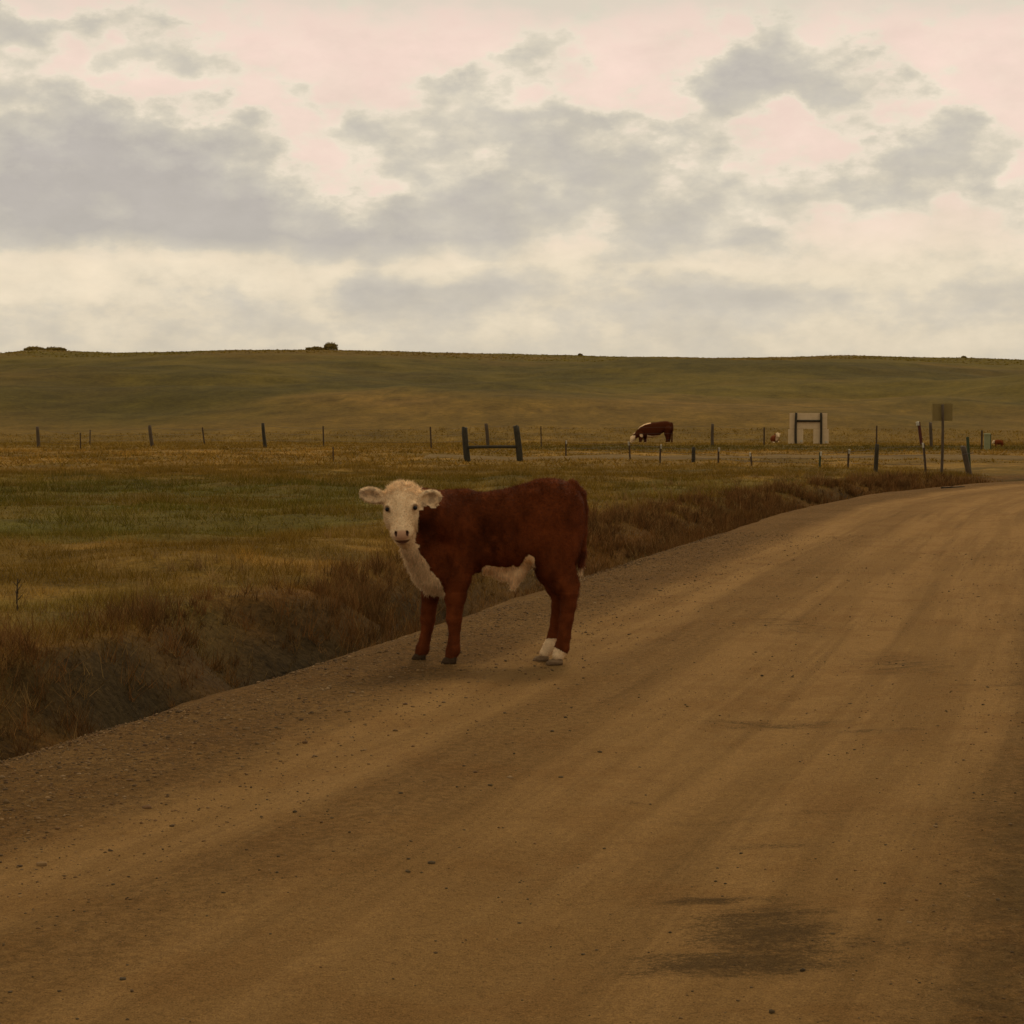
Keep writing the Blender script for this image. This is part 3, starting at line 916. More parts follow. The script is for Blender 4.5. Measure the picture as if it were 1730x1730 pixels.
# ------------------------------------------------------------------ animals: bodies grown from a distance field
class Field:
    def __init__(s, lo_, hi_, h):
        s.lo = np.array(lo_, np.float32); s.h = h
        s.n = np.ceil((np.array(hi_) - s.lo) / h).astype(int) + 1
        s.v = np.full(s.n, 1.0, np.float32)

    def sub(s, lo_, hi_):
        a = np.clip(np.floor((np.array(lo_) - s.lo) / s.h).astype(int), 0, s.n - 1)
        b_ = np.clip(np.ceil((np.array(hi_) - s.lo) / s.h).astype(int) + 1, 1, s.n)
        sl = tuple(slice(a[i], b_[i]) for i in range(3))
        g = [s.lo[i] + s.h * np.arange(a[i], b_[i], dtype=np.float32) for i in range(3)]
        return sl, g[0][:, None, None], g[1][None, :, None], g[2][None, None, :]

    def put(s, sl, d, k, cut=False):
        a = s.v[sl]
        if cut:
            hh_ = np.clip(.5 - .5 * (a + d) / k, 0, 1); s.v[sl] = a * (1 - hh_) + (-d) * hh_ + k * hh_ * (1 - hh_)
        else:
            hh_ = np.clip(.5 + .5 * (a - d) / k, 0, 1); s.v[sl] = a * (1 - hh_) + d * hh_ - k * hh_ * (1 - hh_)

    def cone(s, a, b_, ra, rb, k=.03):
        a = np.array(a, np.float32); b_ = np.array(b_, np.float32); r = max(ra, rb) + k * 1.5 + 3 * s.h
        sl, x, y, z = s.sub(np.minimum(a, b_) - r, np.maximum(a, b_) + r)
        ba = b_ - a; L2 = float(ba @ ba) + 1e-9
        t_ = np.clip(((x - a[0]) * ba[0] + (y - a[1]) * ba[1] + (z - a[2]) * ba[2]) / L2, 0, 1)
        d = np.sqrt((x - a[0] - t_ * ba[0]) ** 2 + (y - a[1] - t_ * ba[1]) ** 2 + (z - a[2] - t_ * ba[2]) ** 2) - (ra + (rb - ra) * t_)
        s.put(sl, d, k)

    def chain(s, pts, k=.02):
        for (p, r), (q, r2) in zip(pts[:-1], pts[1:]): s.cone(p, q, r, r2, k)

    def ell(s, c, rad, axes=None, k=.03, cut=False):
        c = np.array(c, np.float32); rad = np.array(rad, np.float32); r = rad.max() + k * 1.5 + 3 * s.h
        sl, x, y, z = s.sub(c - r, c + r)
        A = np.eye(3) if axes is None else np.array(axes, float)
        q = [((x - c[0]) * A[i][0] + (y - c[1]) * A[i][1] + (z - c[2]) * A[i][2]) / rad[i] for i in range(3)]
        k0 = np.sqrt(q[0] ** 2 + q[1] ** 2 + q[2] ** 2)
        k1 = np.sqrt((q[0] / rad[0]) ** 2 + (q[1] / rad[1]) ** 2 + (q[2] / rad[2]) ** 2) + 1e-6
        s.put(sl, (k0 * (k0 - 1) / k1).astype(np.float32), k, cut)

    def loft(s, st, k=.03, e=2.3):
        """st: rows of x, y centre, z top, z bottom, half width"""
        st = np.array(st, float); st = st[st[:, 0].argsort()]
        lo_ = (st[0, 0] - .1, (st[:, 1] - st[:, 4]).min() - .1, st[:, 3].min() - .1)
        hi_ = (st[-1, 0] + .1, (st[:, 1] + st[:, 4]).max() + .1, st[:, 2].max() + .1)
        sl, x, y, z = s.sub(lo_, hi_)
        xr = x.ravel(); xx = np.clip(xr, st[0, 0], st[-1, 0])
        # smooth interpolation
        def ip(col):
            xs = np.linspace(st[0, 0], st[-1, 0], 200); v = np.interp(xs, st[:, 0], st[:, col])
            kk_ = np.hanning(25); kk_ /= kk_.sum(); vp = np.concatenate([2 * v[0] - v[12:0:-1], v, 2 * v[-1] - v[-2:-14:-1]])
            return np.interp(xx, xs, np.convolve(vp, kk_, 'valid')).astype(np.float32)[:, None, None]
        yc, zt, zb, hw_ = ip(1), ip(2), ip(3), ip(4)
        hz_ = (zt - zb) / 2; zc = (zt + zb) / 2
        qy = np.abs(y - yc) / hw_; qz = np.abs(z - zc) / hz_
        r = (qy ** e + qz ** e) ** (1 / e)
        d = (r - 1) * np.minimum(hw_, hz_)
        ex = np.abs(xr - xx)[:, None, None]
        d = np.where(ex > 0, np.sqrt(np.maximum(d, 0) ** 2 + ex ** 2) + np.minimum(d, 0) * 0, d)
        s.put(sl, d.astype(np.float32), k)

    def mesh(s):
        v = s.v; ins = v < 0
        c = np.zeros(np.array(v.shape) - 1, np.int8)
        for o in np.ndindex(2, 2, 2):
            c += ins[o[0]:v.shape[0] - 1 + o[0], o[1]:v.shape[1] - 1 + o[1], o[2]:v.shape[2] - 1 + o[2]]
        act = (c > 0) & (c < 8); idx = np.argwhere(act)
        vid = np.full(c.shape, -1, np.int32); vid[act] = np.arange(len(idx))
        pos = np.zeros((len(idx), 3)); cnt = np.zeros(len(idx))
        for ax in range(3):
            for o in np.ndindex(2, 2):
                o0 = np.insert(np.array(o), ax, 0); o1 = o0.copy(); o1[ax] = 1
                i0 = idx + o0; i1 = idx + o1
                a = v[i0[:, 0], i0[:, 1], i0[:, 2]]; b_ = v[i1[:, 0], i1[:, 1], i1[:, 2]]
                cr = (a < 0) != (b_ < 0)
                t_ = np.where(cr, a / np.where(cr, a - b_, 1), 0)
                p = i0 + t_[:, None] * (o1 - o0); pos[cr] += p[cr]; cnt[cr] += 1
        pos = pos / cnt[:, None] * s.h + s.lo
        quads = []
        for ax in range(3):
            n1 = [slice(1, -1)] * 3; n1[ax] = slice(0, -1); n2 = list(n1); n2[ax] = slice(1, None)
            A = ins[tuple(n1)]; B = ins[tuple(n2)]
            for flip, mask in ((False, A & ~B), (True, B & ~A)):
                e = np.argwhere(mask)
                if not len(e): continue
                base = e.copy()
                for i in range(3):
                    if i != ax: base[:, i] += 1
                u, w = [(1, 2), (2, 0), (0, 1)][ax]
                q = []
                for du, dw in ((-1, -1), (0, -1), (0, 0), (-1, 0)):
                    j = base.copy(); j[:, u] += du; j[:, w] += dw
                    q.append(vid[j[:, 0], j[:, 1], j[:, 2]])
                q = np.stack(q, -1)
                if flip: q = q[:, ::-1]
                quads.append(q)
        return pos, np.concatenate(quads)


def vnormals(me):
    n = np.empty(len(me.vertices) * 3, np.float32); me.vertex_normals.foreach_get('vector', n); return n.reshape(-1, 3)


BROWN = np.array([.112, .027, .0072]); WHITE = np.array([.69, .49, .28]); PINK = np.array([.46, .25, .145]); DARKN = np.array([.05, .02, .012])


def hair(name, co, nr, col, flow, length, parent, width=.0022, lift=.45, jit=.35):
    n = len(co)
    flow = flow - nr * (flow * nr).sum(1)[:, None]
    d = nr * lift + flow + rng.normal(0, jit, (n, 3)); d /= np.linalg.norm(d, axis=1)[:, None]
    s = np.cross(d, nr + rng.normal(0, .3, (n, 3))); s /= np.linalg.norm(s, axis=1)[:, None] + 1e-6
    p = co + rng.normal(0, .002, (n, 3)) - nr * .002
    v = np.stack([p - s * width / 2, p + s * width / 2, p + d * length[:, None]], 1)
    me = np_mesh(name, v.reshape(-1, 3), np.arange(3 * n), 3, False, np.repeat(col, 3, 0))
    o = link(name, me, M_fur, parent); o['kind'] = 'stuff'
    return o


def eye(parent, c, r):
    bm = bmesh.new(); bmesh.ops.create_uvsphere(bm, u_segments=14, v_segments=9, radius=r, matrix=Matrix.Translation(c))
    return link('eye', bm_mesh('eye', bm, True), M_eye, parent)


def hoof(parent, c, length, wid, hgt, mt, yaw=0):
    """two claws, toes pointing to -x"""
    bm = bmesh.new(); ns = 10
    for sgn in (-1, 1):
        rings = []
        for hz_, sc_, sh in ((0, 1.0, 0), (.45, .93, .10), (.85, .80, .20), (1.0, .60, .22)):
            ring = []
            for i in range(ns):
                an = 2 * math.pi * i / ns
                ring.append(bm.verts.new((length * (.5 * sc_ * math.cos(an) + sh * .5), sgn * (wid * .245 + .001) + wid * .235 * sc_ * math.sin(an) * (1 + .25 * math.cos(an)), hgt * hz_ * (1 - .12 * math.cos(an + math.pi)))))
            rings.append(ring)
        for r0, r1 in zip(rings[:-1], rings[1:]):
            for i in range(ns):
                j = (i + 1) % ns; bm.faces.new((r0[i], r0[j], r1[j], r1[i]))
        bm.faces.new(rings[0][::-1]); bm.faces.new(rings[-1])
    bmesh.ops.recalc_face_normals(bm, faces=bm.faces)
    bmesh.ops.transform(bm, matrix=Matrix.Translation(c) @ Matrix.Rotation(yaw, 4, 'Z'), verts=bm.verts)
    return link('hoof', bm_mesh('hoof', bm, True), mt, parent)


# ---- the calf on the road
CD = 10.02
c0 = at(835, 1117.7, CD); c0.z = 0
_la, _lo = lat_lon([c0.x - .25, c0.x + .33], [CD, CD])
calf = empty('calf', (c0.x, CD, float(road_z(_la, _lo).mean()) - .002), 'red brown calf with white face standing on the dirt road', 'calf')
C0 = Vector(calf.location)
PX = CD / F


def W(px, py, dy=0.0): return np.array(at(px, py, CD + dy) - C0)


def Rp(v): return v * PX


fd = Field(W(600, 1130, 0) - np.array([0, .62, 0]), W(1010, 795, 0) + np.array([0, .34, .02]), .0045)
st = []
for x_, tp_, bt_, hw_ in ((733, 878, 980, .065), (748, 846, 994, .105), (770, 834, 984, .135), (800, 830, 970, .152), (830, 829, 966, .168), (860, 823, 965, .175),
                          (890, 815, 953, .168), (915, 810, 944, .160), (940, 809, 944, .152), (962, 816, 944, .132), (978, 828, 930, .095), (986, 846, 905, .055)):
    a = W(x_, tp_); b_ = W(x_, bt_); st.append((a[0], 0, a[2], b_[2], hw_))
fd.loft(st, .02)
# shoulder, haunch and hip masses
fd.ell(W(772, 905, -.078), (Rp(34), .065, Rp(62)), k=.08)
fd.ell(W(768, 900, .085), (Rp(34), .065, Rp(62)), k=.05)
fd.ell(W(941, 893, -.066), (Rp(40), .085, Rp(70)), k=.09)
fd.ell(W(938, 893, .066), (Rp(40), .085, Rp(70)), k=.09)
fd.ell(W(915, 822, -.055), (Rp(16), .03, Rp(9)), k=.05)
# front legs
fd.chain([(W(778, 925, -.055), Rp(30)), (W(775, 955, -.076), Rp(27)), (W(772, 978, -.086), Rp(25)), (W(769, 1008, -.086), Rp(19)), (W(768, 1030, -.086), Rp(14.0)), (W(767, 1046, -.086), Rp(13.8)),
          (W(768, 1060, -.084), Rp(10.8)), (W(767, 1082, -.084), Rp(10.2)), (W(765.5, 1098, -.084), Rp(12.4)), (W(762, 1108, -.088), Rp(11))], .014)
fd.chain([(W(742, 945, .07), Rp(32)), (W(731, 985, .07), Rp(22)), (W(727, 1008, .07), Rp(15.5)), (W(724, 1030, .07), Rp(13.4)), (W(723, 1046, .07), Rp(13.2)),
          (W(722, 1060, .07), Rp(10.6)), (W(718, 1080, .07), Rp(10.0)), (W(714, 1096, .07), Rp(12)), (W(710.5, 1104, .067), Rp(10.6))], .014)
# hind legs
fd.chain([(W(937, 912, -.05), Rp(34)), (W(937, 942, -.068), Rp(30)), (W(939, 962, -.08), Rp(27)), (W(950, 984, -.083), Rp(22)), (W(960, 998, -.082), Rp(18)), (W(960, 1022, -.082), Rp(14)),
          (W(957, 1045, -.082), Rp(12.3)), (W(953, 1075, -.082), Rp(11.6)), (W(949.5, 1094, -.082), Rp(12.6)), (W(943, 1107, -.087), Rp(11))], .014)
fd.ell(W(936, 932, -.07), (Rp(36), .075, Rp(42)), k=.06)
fd.cone(W(968, 962, -.082), W(974, 987, -.08), Rp(6), Rp(7.5), .03)
fd.chain([(W(925, 940, .07), Rp(34)), (W(927, 965, .066), Rp(24)), (W(938, 990, .064), Rp(18)), (W(946, 1004, .062), Rp(16)), (W(944, 1024, .06), Rp(12.8)),
          (W(941, 1048, .06), Rp(11.6)), (W(936, 1072, .06), Rp(10.8)), (W(929, 1092, .06), Rp(11.4)), (W(921, 1103, .056), Rp(10.2))], .014)
fd.cone(W(952, 965, .064), W(962, 990, .062), Rp(6), Rp(6.5), .03)
# hollows and bony points
for sg_ in (-1, 1):
    fd.ell(W(822, 902, sg_ * .235), (Rp(26), .07, Rp(40)), k=.05, cut=True)
    fd.ell(W(893, 902, sg_ * .235), (Rp(17), .075, Rp(30)), k=.05, cut=True)
    fd.ell(W(903, 834, sg_ * .115), (Rp(11), .03, Rp(8)), k=.04)
    fd.ell(W(975, 850, sg_ * .075), (Rp(9), .028, Rp(9)), k=.04)
    fd.ell(W(752, 930, sg_ * .10), (Rp(11), .035, Rp(13)), k=.04)
    fd.cone(W(790, 838, sg_ * .045), W(768, 900, sg_ * .135), .03, .035, .05)
# sheath under the belly
fd.chain([(W(890, 948, 0), Rp(13)), (W(874, 968, 0), Rp(12)), (W(868, 984, 0), Rp(6.5)), (W(867, 992, 0), Rp(3.5))], .03)
fd.chain([(W(828, 958, 0), Rp(12)), (W(850, 966, 0), Rp(12)), (W(868, 972, 0), Rp(9))], .03)
# tail
fd.chain([(W(968, 818, 0), Rp(9)), (W(984, 834, 0), Rp(7.5)), (W(989, 860, -.01), Rp(6.5)), (W(988, 900, -.02), Rp(5.8)), (W(985.5, 930, -.03), Rp(7)), (W(982, 952, -.03), Rp(6)), (W(980.5, 966, -.03), Rp(3))], .012)
# neck and brisket
fd.cone(W(778, 886, -.01), W(716, 868, -.17), .150, .108, .04)
fd.cone(W(770, 858, -.02), W(706, 846, -.18), .085, .07, .05)
fd.chain([(W(712, 905, -.19), Rp(22)), (W(718, 938, -.11), Rp(31)), (W(729, 964, -.07), Rp(32)), (W(742, 980, -.03), Rp(24))], .04)
fd.chain([(W(680, 905, -.31), Rp(13)), (W(695, 926, -.22), Rp(17)), (W(713, 946, -.13), Rp(27))], .03)
# head
fw = np.array([.035, -.63, -.77]); fw /= np.linalg.norm(fw)
sdv = np.array([1.0, -.06, 0]); sdv -= fw * (sdv @ fw); sdv /= np.linalg.norm(sdv)
upv = np.cross(sdv, fw); upv = upv if upv[1] < 0 else -upv
HA = [sdv, fw, upv]
HC = W(679, 862, -.30)


def H(s_, f_, u_): return HC + sdv * s_ + fw * f_ + upv * u_


class Both:
    def __getattr__(s_, name):
        def f(*a, **k): getattr(fd, name)(*a, **k); getattr(fh, name)(*a, **k)
        return f


fh = Field(fd.lo, fd.lo + fd.h * fd.n, .009); hp = Both()
hp.ell(H(.0, -.085, -.01), (.088, .085, .078), HA, .03)
hp.ell(H(0, -.02, -.025), (.087, .105, .080), HA, .03)
hp.cone(H(0, 0, -.015), H(0, .115, -.012), .070, .051, .03)
hp.ell(H(0, .132, -.012), (.053, .046, .044), HA, .035)
hp.ell(H(0, .146, .006), (.046, .026, .027), HA, .018)
hp.cone(H(0, -.03, .048), H(0, .12, .022), .026, .018, .03)           # nose pad
hp.cone(H(.0, -.02, -.10), H(0, .125, -.062), .078, .038, .03)      # lower jaw
hp.ell(H(0, .142, -.058), (.040, .026, .022), HA, .012)
for sg_ in (-1, 1):
    hp.ell(H(sg_ * .052, -.02, -.075), (.045, .075, .06), HA, .03)   # cheek
    hp.ell(H(sg_ * .066, .004, .032), (.020, .026, .020), HA, .025)  # brow
    hp.ell(H(sg_ * .073, .018, .046), (.0095, .0105, .011), HA, .006, cut=True)
    hp.ell(H(sg_ * .029, .160, .022), (.0055, .013, .012), [sdv * .86 + upv * sg_ * .5, fw, upv * .86 - sdv * sg_ * .5], .005, cut=True)
    hp.ell(H(sg_ * .082, .068, .030), (.020, .05, .032), HA, .03, cut=True)
hp.ell(H(0, .176, -.030), (.030, .016, .004), HA, .006, cut=True)   # mouth line
# ears: cupped leaves
for sg_, base, mid_, tip_, hgt in ((-1, (650, 843), (629, 837), (609, 834), 14), (1, (708, 842), (726, 841), (746, 838), 14)):
    eb = W(*base, -.25); em = W(*mid_, -.255); et = W(*tip_, -.25)
    axv = et - eb; Le = np.linalg.norm(axv); axv /= Le
    vv = np.array([0, -.25, 1.0]); vv -= axv * (vv @ axv); vv /= np.linalg.norm(vv); nn = np.cross(axv, vv); nn = nn if nn[1] < 0 else -nn
    hp.cone(eb - axv * .02, eb + axv * .02, .026, .024, .02)
    hp.ell(em, (Le * .54, Rp(hgt), .018), [axv, vv, nn], .012)
    hp.ell(em + nn * .017 + axv * .006 - vv * .003, (Le * .44, Rp(hgt) * .74, .017), [axv, vv, nn], .006, cut=True)
_gi = [np.clip(np.round((fd.lo[i] + fd.h * np.arange(fd.n[i]) - fh.lo[i]) / fh.h).astype(int), 0, fh.n[i] - 1) for i in range(3)]
fd.v += np.where(fd.lo[2] + fd.h * np.arange(fd.n[2]) < .38, .003, .0065).astype(np.float32)[None, None, :] * np.clip((fh.v[np.ix_(*_gi)] - .02) / .03, 0, 1)
pos, qd = fd.mesh()
# coat pattern
pxx = pos @ np.array([1, 0, 0]) + C0.x; depth = pos[:, 1] + C0.y
cp_, sp_ = math.cos(PITCH), math.sin(PITCH)
zz = pos[:, 2] + C0.z - CAMZ
fwd = depth * cp_ - zz * sp_; upc = depth * sp_ + zz * cp_
U = 865 + F * pxx / fwd; V = 865 - F * upc / fwd           # side-on chart of the hide
jn = (fbm(pos[:, 0] * 30, pos[:, 2] * 30, 5, 4) - .5)
hl = (pos - HC); hs = hl @ sdv; hf = hl @ fw; hu = hl @ upv
col = np.broadcast_to(BROWN, pos.shape).copy()
lock = fbm(pos[:, 0] * 26, pos[:, 2] * 15, 18, 3) - .5
col *= (1 + .6 * (fbm(pos[:, 0] * 8, pos[:, 2] * 8, 8, 4) - .5) + .9 * lock)[:, None]
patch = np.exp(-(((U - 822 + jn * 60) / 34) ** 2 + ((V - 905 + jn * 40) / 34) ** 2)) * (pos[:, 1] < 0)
patch = np.maximum(patch, .9 * np.exp(-(((U - 716) / 13) ** 2 + ((V - 893) / 30) ** 2)))  # shade between jaw and neck, painted into the coat
col *= (1 - .62 * patch)[:, None]                              # darker patches on the ribs and behind the jaw
white = np.zeros(len(pos))
ci = np.clip(np.round((pos - fh.lo) / fh.h).astype(int), 0, fh.n - 1)
headm = (fh.v[ci[:, 0], ci[:, 1], ci[:, 2]] < .012 + jn * .02) & (V < 930) & ~((U > 706) & (V > 862 + jn * 8) & (pos[:, 1] > -.30))
white = np.maximum(white, headm)
bnd = np.interp(V, [900, 920, 940, 965, 985, 1002], [704, 705, 714, 731, 746, 749]) + jn * 16
white = np.maximum(white, (U < bnd) & (V > 895) & (V < 1004 + jn * 12) & ~((pos[:, 1] > .03) & (V > 994)))
white = np.maximum(white, (U > 815) & (U < 903) & (V > 957 - 22 * sstep(U, 872, 895) + jn * 10) & (np.abs(pos[:, 1]) < .12) & (pos[:, 2] > .3) & ~((U > 896) & (V > 955)))
white = np.maximum(white, (U < 960) & (U > 895) & (pos[:, 1] > .0) & (V > 1079 + jn * 6))
white = np.maximum(white, (U > 895) & (pos[:, 1] < .0) & (V > 1098 - (U - 945) * -.55 + jn * 6))
white = np.maximum(white, (V > 954 + jn * 8) & (U > 974) & (pos[:, 1] > -.065) & (pos[:, 1] < .03) & (V < 982))
white = white.astype(float)
col = col + (WHITE * np.where((V > 930) & (U > 800) & (U < 910), 1.25, 1.0)[:, None] - col) * white[:, None]  # belly white painted lighter to offset the shade underneath
def paint(c, rad, rgb, amt=1.0):
    global col
    q = ((hs - c[0]) / rad[0]) ** 2 + ((hf - c[1]) / rad[1]) ** 2 + ((hu - c[2]) / rad[2]) ** 2
    w = sstep(q, 1.3, .6) * amt * (pos[:, 1] < -.2)
    col += (np.array(rgb) - col) * w[:, None]
paint((0, .165, .012), (.040, .03, .030), PINK, .9)
paint((0, .165, -.030), (.038, .045, .022), (.10, .036, .028), .92)
paint((0, .150, -.058), (.026, .03, .014), (.26, .13, .085), .7)
for sg_ in (-1, 1):
    paint((sg_ * .029, .162, .020), (.0075, .02, .012), DARKN)
    paint((sg_ * .073, .020, .040), (.020, .022, .024), (.28, .16, .08), .85)
earm = (np.abs(hs) > .1) & (V < 862) & (pos[:, 1] < -.12) & headm
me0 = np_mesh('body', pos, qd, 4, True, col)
nr = vnormals(me0)
# darker skin inside the ears, thin brown tinge on the rim
inner = earm & (nr[:, 1] < -.3)
spots = sstep(fbm(pos[:, 0] * 55, pos[:, 2] * 55, 15, 3), .45, .62)
col[inner] = col[inner] * (1 - .42 * spots[inner, None]) + np.array([.10, .04, .022]) * .42 * spots[inner, None]
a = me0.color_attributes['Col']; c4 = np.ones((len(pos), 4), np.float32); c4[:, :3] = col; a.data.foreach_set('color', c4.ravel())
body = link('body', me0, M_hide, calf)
# coat
skip = (hf > .150) & (pos[:, 1] < -.3) & (np.abs(hs) < .045) & (hu > -.07)
skip |= np.minimum(((hs - .073) / .017) ** 2, ((hs + .073) / .017) ** 2) + ((hf - .018) / .017) ** 2 + ((hu - .04) / .03) ** 2 < 1
flow = np.zeros_like(pos); flow[:, 0] = .55 + 2.2 * (fbm(pos[:, 0] * 22, pos[:, 2] * 22, 28, 2) - .5); flow[:, 2] = -.55 + 2.2 * (fbm(pos[:, 0] * 22, pos[:, 2] * 22, 38, 2) - .5)
leg = V > 985
flow[leg] = (0, 0, -.9)
hd = headm.astype(bool) & ~leg
flow[hd] = -fw * .5 + np.array([0, 0, -.1])
brk = (white > 0) & (V > 925) & (U < 760); flow[brk] = (.1, -.1, -.9)
tuft = (white > 0) & (V > 950) & (U > 815) & (U < 905); flow[tuft] = (.1, 0, -1.1)
tl = (U > 972) & (V > 930) & (pos[:, 1] > -.07) & (pos[:, 1] < .03); flow[tl] = (-.05, 0, -1.3)
ln = np.full(len(pos), .014); ln[leg] = .010; ln = np.where(leg, .006, .010 + .006 * sstep(V, 880, 820) * (U > 745)); ln[hd] = .009; ln[brk] = .024; ln[tuft] = .024; ln[tl] = .035
ln[earm] = .009
poll = hd & (hf < -.07) & ~earm
ln[poll] = .028
for _i in range(3): flow[poll, _i] += 5.0 * (fbm(pos[poll, 0] * 75, pos[poll, 2] * 75, 48 + _i, 2) - .5)
col[poll] *= (.9 + .45 * fbm(pos[poll, 0] * 75, pos[poll, 2] * 75, 48, 2))[:, None]

keep = np.argwhere(~skip).ravel(); keep = np.concatenate([keep, keep[rng.uniform(0, 1, len(keep)) < .4]])
hc = col[keep] * rng.uniform(.65, 1.4, len(keep))[:, None]
jit = np.where(poll[keep], .8, .3)[:, None]
hair('coat', pos[keep], nr[keep], hc, flow[keep] + rng.normal(0, 1, (len(keep), 3)) * jit * .6, ln[keep] * rng.uniform(.6, 1.3, len(keep)), calf)
for sg_ in (-1, 1): eye(calf, H(sg_ * .0715, .018, .0375), .0108)
hoof(calf, W(757.5, 1116, -.088) * np.array([1, 1, 0]) + np.array([0, 0, .002]), .082, .064, .042, M_hoof_dark)
hoof(calf, W(706.5, 1113, .066) * np.array([1, 1, 0]) + np.array([0, 0, .002]), .078, .060, .042, M_hoof_dark)
hoof(calf, W(936, 1116, -.088) * np.array([1, 1, 0]) + np.array([0, 0, .002]), .090, .064, .028, M_hoof)
hoof(calf, W(913, 1112, .056) * np.array([1, 1, 0]) + np.array([0, 0, .002]), .086, .060, .028, M_hoof)

# ---- grazing cow in the meadow
GD = 119.0
g0 = at(1105, 715, GD); gzc = gz1(g0.x, GD)
cow = empty('cow', (g0.x, GD, gzc), 'red cow with white neck stripe grazing head down beyond the fence', 'cow')
G0 = Vector(cow.location); GP = GD / F


def Wg(X_, Y_, dy=0.0): return np.array(at(1050 + X_ / 17.3, 700.6 + Y_ / 17.3, GD + dy) - G0)


def Rg(v): return v / 17.3 * GP


fd = Field(Wg(180, 900) - np.array([0, .6, .1]), Wg(1560, 120) + np.array([0, .6, 0]), .022)
st = []
for x_, tp_, bt_, hw_ in ((500, 430, 650, .16), (580, 330, 680, .24), (680, 275, 660, .31), (820, 240, 670, .37), (960, 228, 665, .40), (1090, 215, 610, .38),
                          (1200, 198, 520, .34), (1320, 185, 500, .30), (1420, 220, 500, .24), (1480, 300, 440, .14)):
    a = Wg(x_, tp_); b_ = Wg(x_, bt_); st.append((a[0], 0, a[2], b_[2], hw_))
fd.loft(st, .05)
fd.cone(Wg(600, 480), Wg(410, 610, -.05), .26, .15, .1)
fd.cone(Wg(430, 600, -.05), Wg(330, 690, -.06), .15, .14, .06)
fd.cone(Wg(320, 690, -.06), Wg(285, 815, -.08), .13, .075, .05)
fd.cone(Wg(390, 640, .1), Wg(420, 655, .24), .05, .03, .03); fd.cone(Wg(390, 650, -.15), Wg(440, 670, -.3), .05, .03, .03)
for px_, dy_, r0_ in ((560, -.2, 55), (700, .16, 52)):
    fd.chain([(Wg(px_ + 20, 560, dy_), Rg(80)), (Wg(px_, 690, dy_), Rg(56)), (Wg(px_ - 5, 760, dy_), Rg(38)), (Wg(px_ - 12, 850, dy_), Rg(33))], .04)
for px_, dy_ in ((1330, -.2), (1385, .18)):
    fd.chain([(Wg(px_ + 20, 420, dy_), Rg(110)), (Wg(px_ - 5, 560, dy_), Rg(74)), (Wg(px_ + 10, 680, dy_), Rg(46)), (Wg(px_, 770, dy_), Rg(34)), (Wg(px_ - 5, 850, dy_), Rg(33))], .04)
fd.chain([(Wg(1465, 250), Rg(28)), (Wg(1495, 330), Rg(20)), (Wg(1480, 600), Rg(16)), (Wg(1470, 790), Rg(24))], .02)
pos, qd = fd.mesh()
Uc = (pos[:, 0]); P = lambda X_, Y_: Wg(X_, Y_)
col = np.broadcast_to(BROWN * .62, pos.shape).copy()
tn = (fbm(pos[:, 0] * 7, pos[:, 2] * 7, 5, 3) - .5)
xa, xb = Wg(370, 0)[0], Wg(850, 0)[0]
zline = np.interp(pos[:, 0], [Wg(300, 0)[0], Wg(370, 0)[0], Wg(470, 0)[0], Wg(580, 0)[0], Wg(700, 0)[0], Wg(850, 0)[0]],
                  [Wg(0, 600)[2], Wg(0, 565)[2], Wg(0, 440)[2], Wg(0, 345)[2], Wg(0, 295)[2], Wg(0, 250)[2]])
w = (pos[:, 0] < xb) & (pos[:, 2] > zline + tn * .06)
w |= (pos[:, 0] < Wg(405, 0)[0] + tn * .1) & (pos[:, 2] < Wg(0, 605)[2])
w |= (pos[:, 2] < Wg(0, 590)[2] + tn * .1) & (pos[:, 0] > Wg(740, 0)[0]) & (pos[:, 0] < Wg(1120, 0)[0]) & (np.abs(pos[:, 1]) < .28)
w |= (pos[:, 2] < Wg(0, 800)[2])
w |= (np.hypot(pos[:, 0] - Wg(565, 0)[0], pos[:, 2] - Wg(0, 610)[2]) < .09 + tn * .1)
col[w] = WHITE * 1.1
me = np_mesh('body', pos, qd, 4, True, col); link('body', me, M_hide, cow)
hn_ = vnormals(me); kp = rng.integers(0, len(pos), 16000)
fl = np.zeros((len(kp), 3)); fl[:, 0] = .5; fl[:, 2] = -.6
hair('coat', pos[kp], hn_[kp], col[kp] * rng.uniform(.6, 1.4, len(kp))[:, None], fl, rng.uniform(.02, .05, len(kp)), cow, .012)
for px_, dy_ in ((545, -.2), (687, .16), (1322, -.2), (1378, .18)):
    c_ = Wg(px_, 850, dy_); hoof(cow, (c_[0], c_[1], 0), .15, .12, .09, M_hoof_dark)


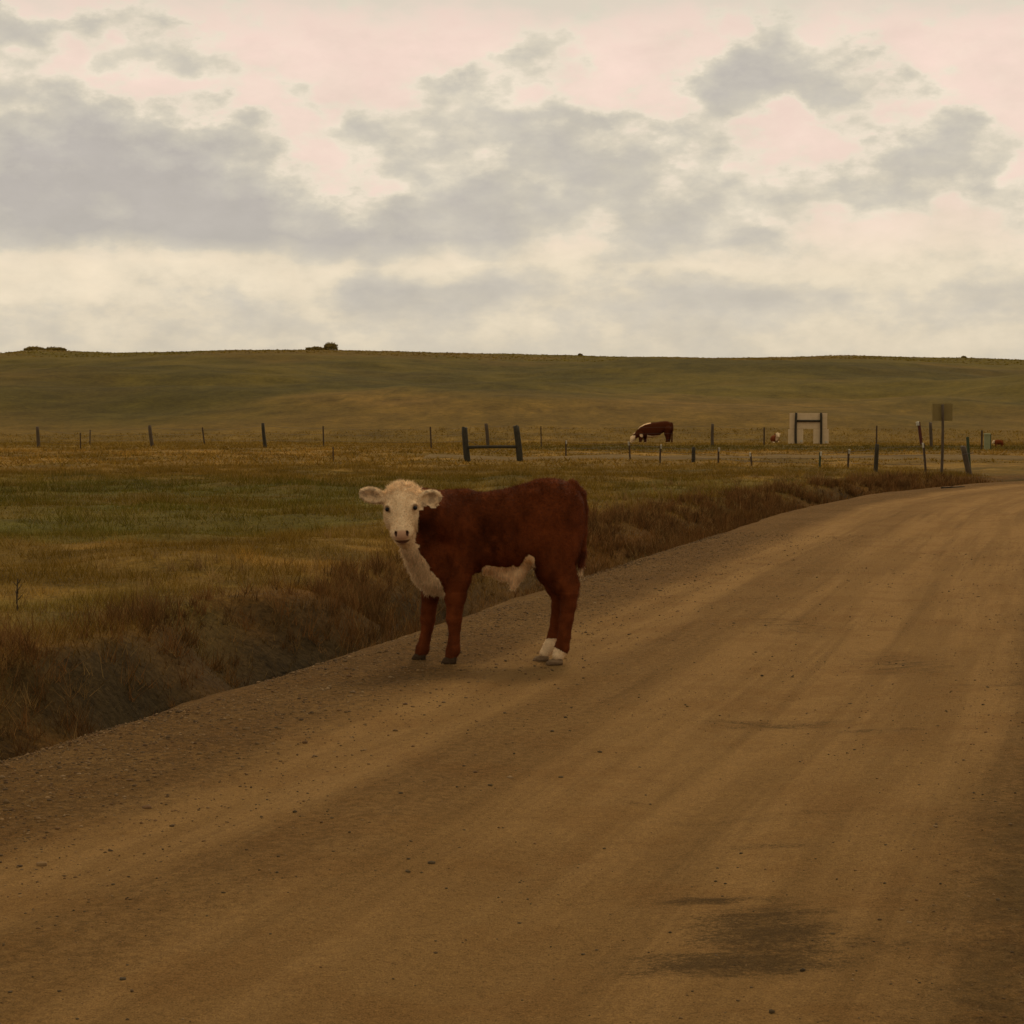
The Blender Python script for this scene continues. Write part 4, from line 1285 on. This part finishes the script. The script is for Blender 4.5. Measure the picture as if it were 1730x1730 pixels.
# ---- two small calves far off
def far_calf(px, pyb, d, lenpx, hpx, label, facing, lying):
    x = at(px, 715, d).x
    root = empty('calf', (x, d, gz1(x, d)), label, 'calf')
    k = d / F; L = lenpx * k; Hh = hpx * k
    f2 = Field((-L, -L * 1.2, -.05), (L, L * 1.2, Hh * 1.25), max(L, Hh) / 46)
    if facing == 'front':          # lying towards the camera, head up and turned right
        f2.ell((-L * .08, L * .35, Hh * .36), (L * .36, L * .62, Hh * .36), k=.06)
        f2.cone((0, -L * .05, Hh * .42), (L * .10, -L * .3, Hh * .72), L * .22, L * .15, .06)
        f2.cone((L * .10, -L * .3, Hh * .80), (L * .16, -L * .52, Hh * .60), L * .155, L * .10, .04)
        for s_ in (-1, 1):
            f2.ell((L * .10 + s_ * L * .2, -L * .28, Hh * .82), (L * .12, L * .03, L * .06), k=.02)
            f2.cone((s_ * L * .26 - L * .05, -L * .1, Hh * .12), (s_ * L * .2, -L * .5, Hh * .06), L * .09, L * .06, .04)
    else:                          # standing, facing left
        f2.ell((L * .08, 0, Hh * .62), (L * .38, L * .2, Hh * .26), k=.06)
        f2.cone((-L * .22, 0, Hh * .66), (-L * .36, -.03, Hh * .66), L * .15, L * .11, .05)
        f2.cone((-L * .36, -.03, Hh * .68), (-L * .50, -.06, Hh * .52), L * .11, L * .06, .04)
        for s_ in (-1, 1):
            f2.ell((-L * .33, s_ * L * .15 - .03, Hh * .76), (L * .03, L * .1, L * .05), k=.02)
            f2.chain([((-L * .16, s_ * L * .1, Hh * .5), L * .09), ((-L * .17, s_ * L * .1, Hh * .28), L * .05), ((-L * .18 + s_ * .02, s_ * L * .1, .0), L * .04)], .03)
            f2.chain([((L * .34, s_ * L * .1, Hh * .55), L * .12), ((L * .38, s_ * L * .1, Hh * .3), L * .06), ((L * .35 + s_ * .03, s_ * L * .1, .0), L * .04)], .03)
        f2.chain([((L * .44, 0, Hh * .8), L * .04), ((L * .5, 0, Hh * .35), L * .03)], .03)
    pos, qd = f2.mesh()
    col = np.broadcast_to(BROWN * 1.15, pos.shape).copy()
    n_ = (fbm(pos[:, 0] * 12, pos[:, 2] * 12, 5, 3) - .5) * .2
    if facing == 'front': w_ = ((pos[:, 1] < -L * .16 + n_ * L) & (pos[:, 0] > -L * .06)) | (pos[:, 2] < Hh * .14)
    else: w_ = (pos[:, 0] < -L * .31 + n_ * .2) | (pos[:, 2] < Hh * .08)
    col[w_] = WHITE * .85
    me = np_mesh('body', pos, qd, 4, True, col); link('body', me, M_hide, root)
    return root


far_calf(1311, 749, 119, 19, 19, 'small calf with white face lying left of the pale notice board', 'front', True)
far_calf(1686, 755, 104, 19, 16, 'tiny red calf with white head at right edge beside pale green pedestal', 'left', False)
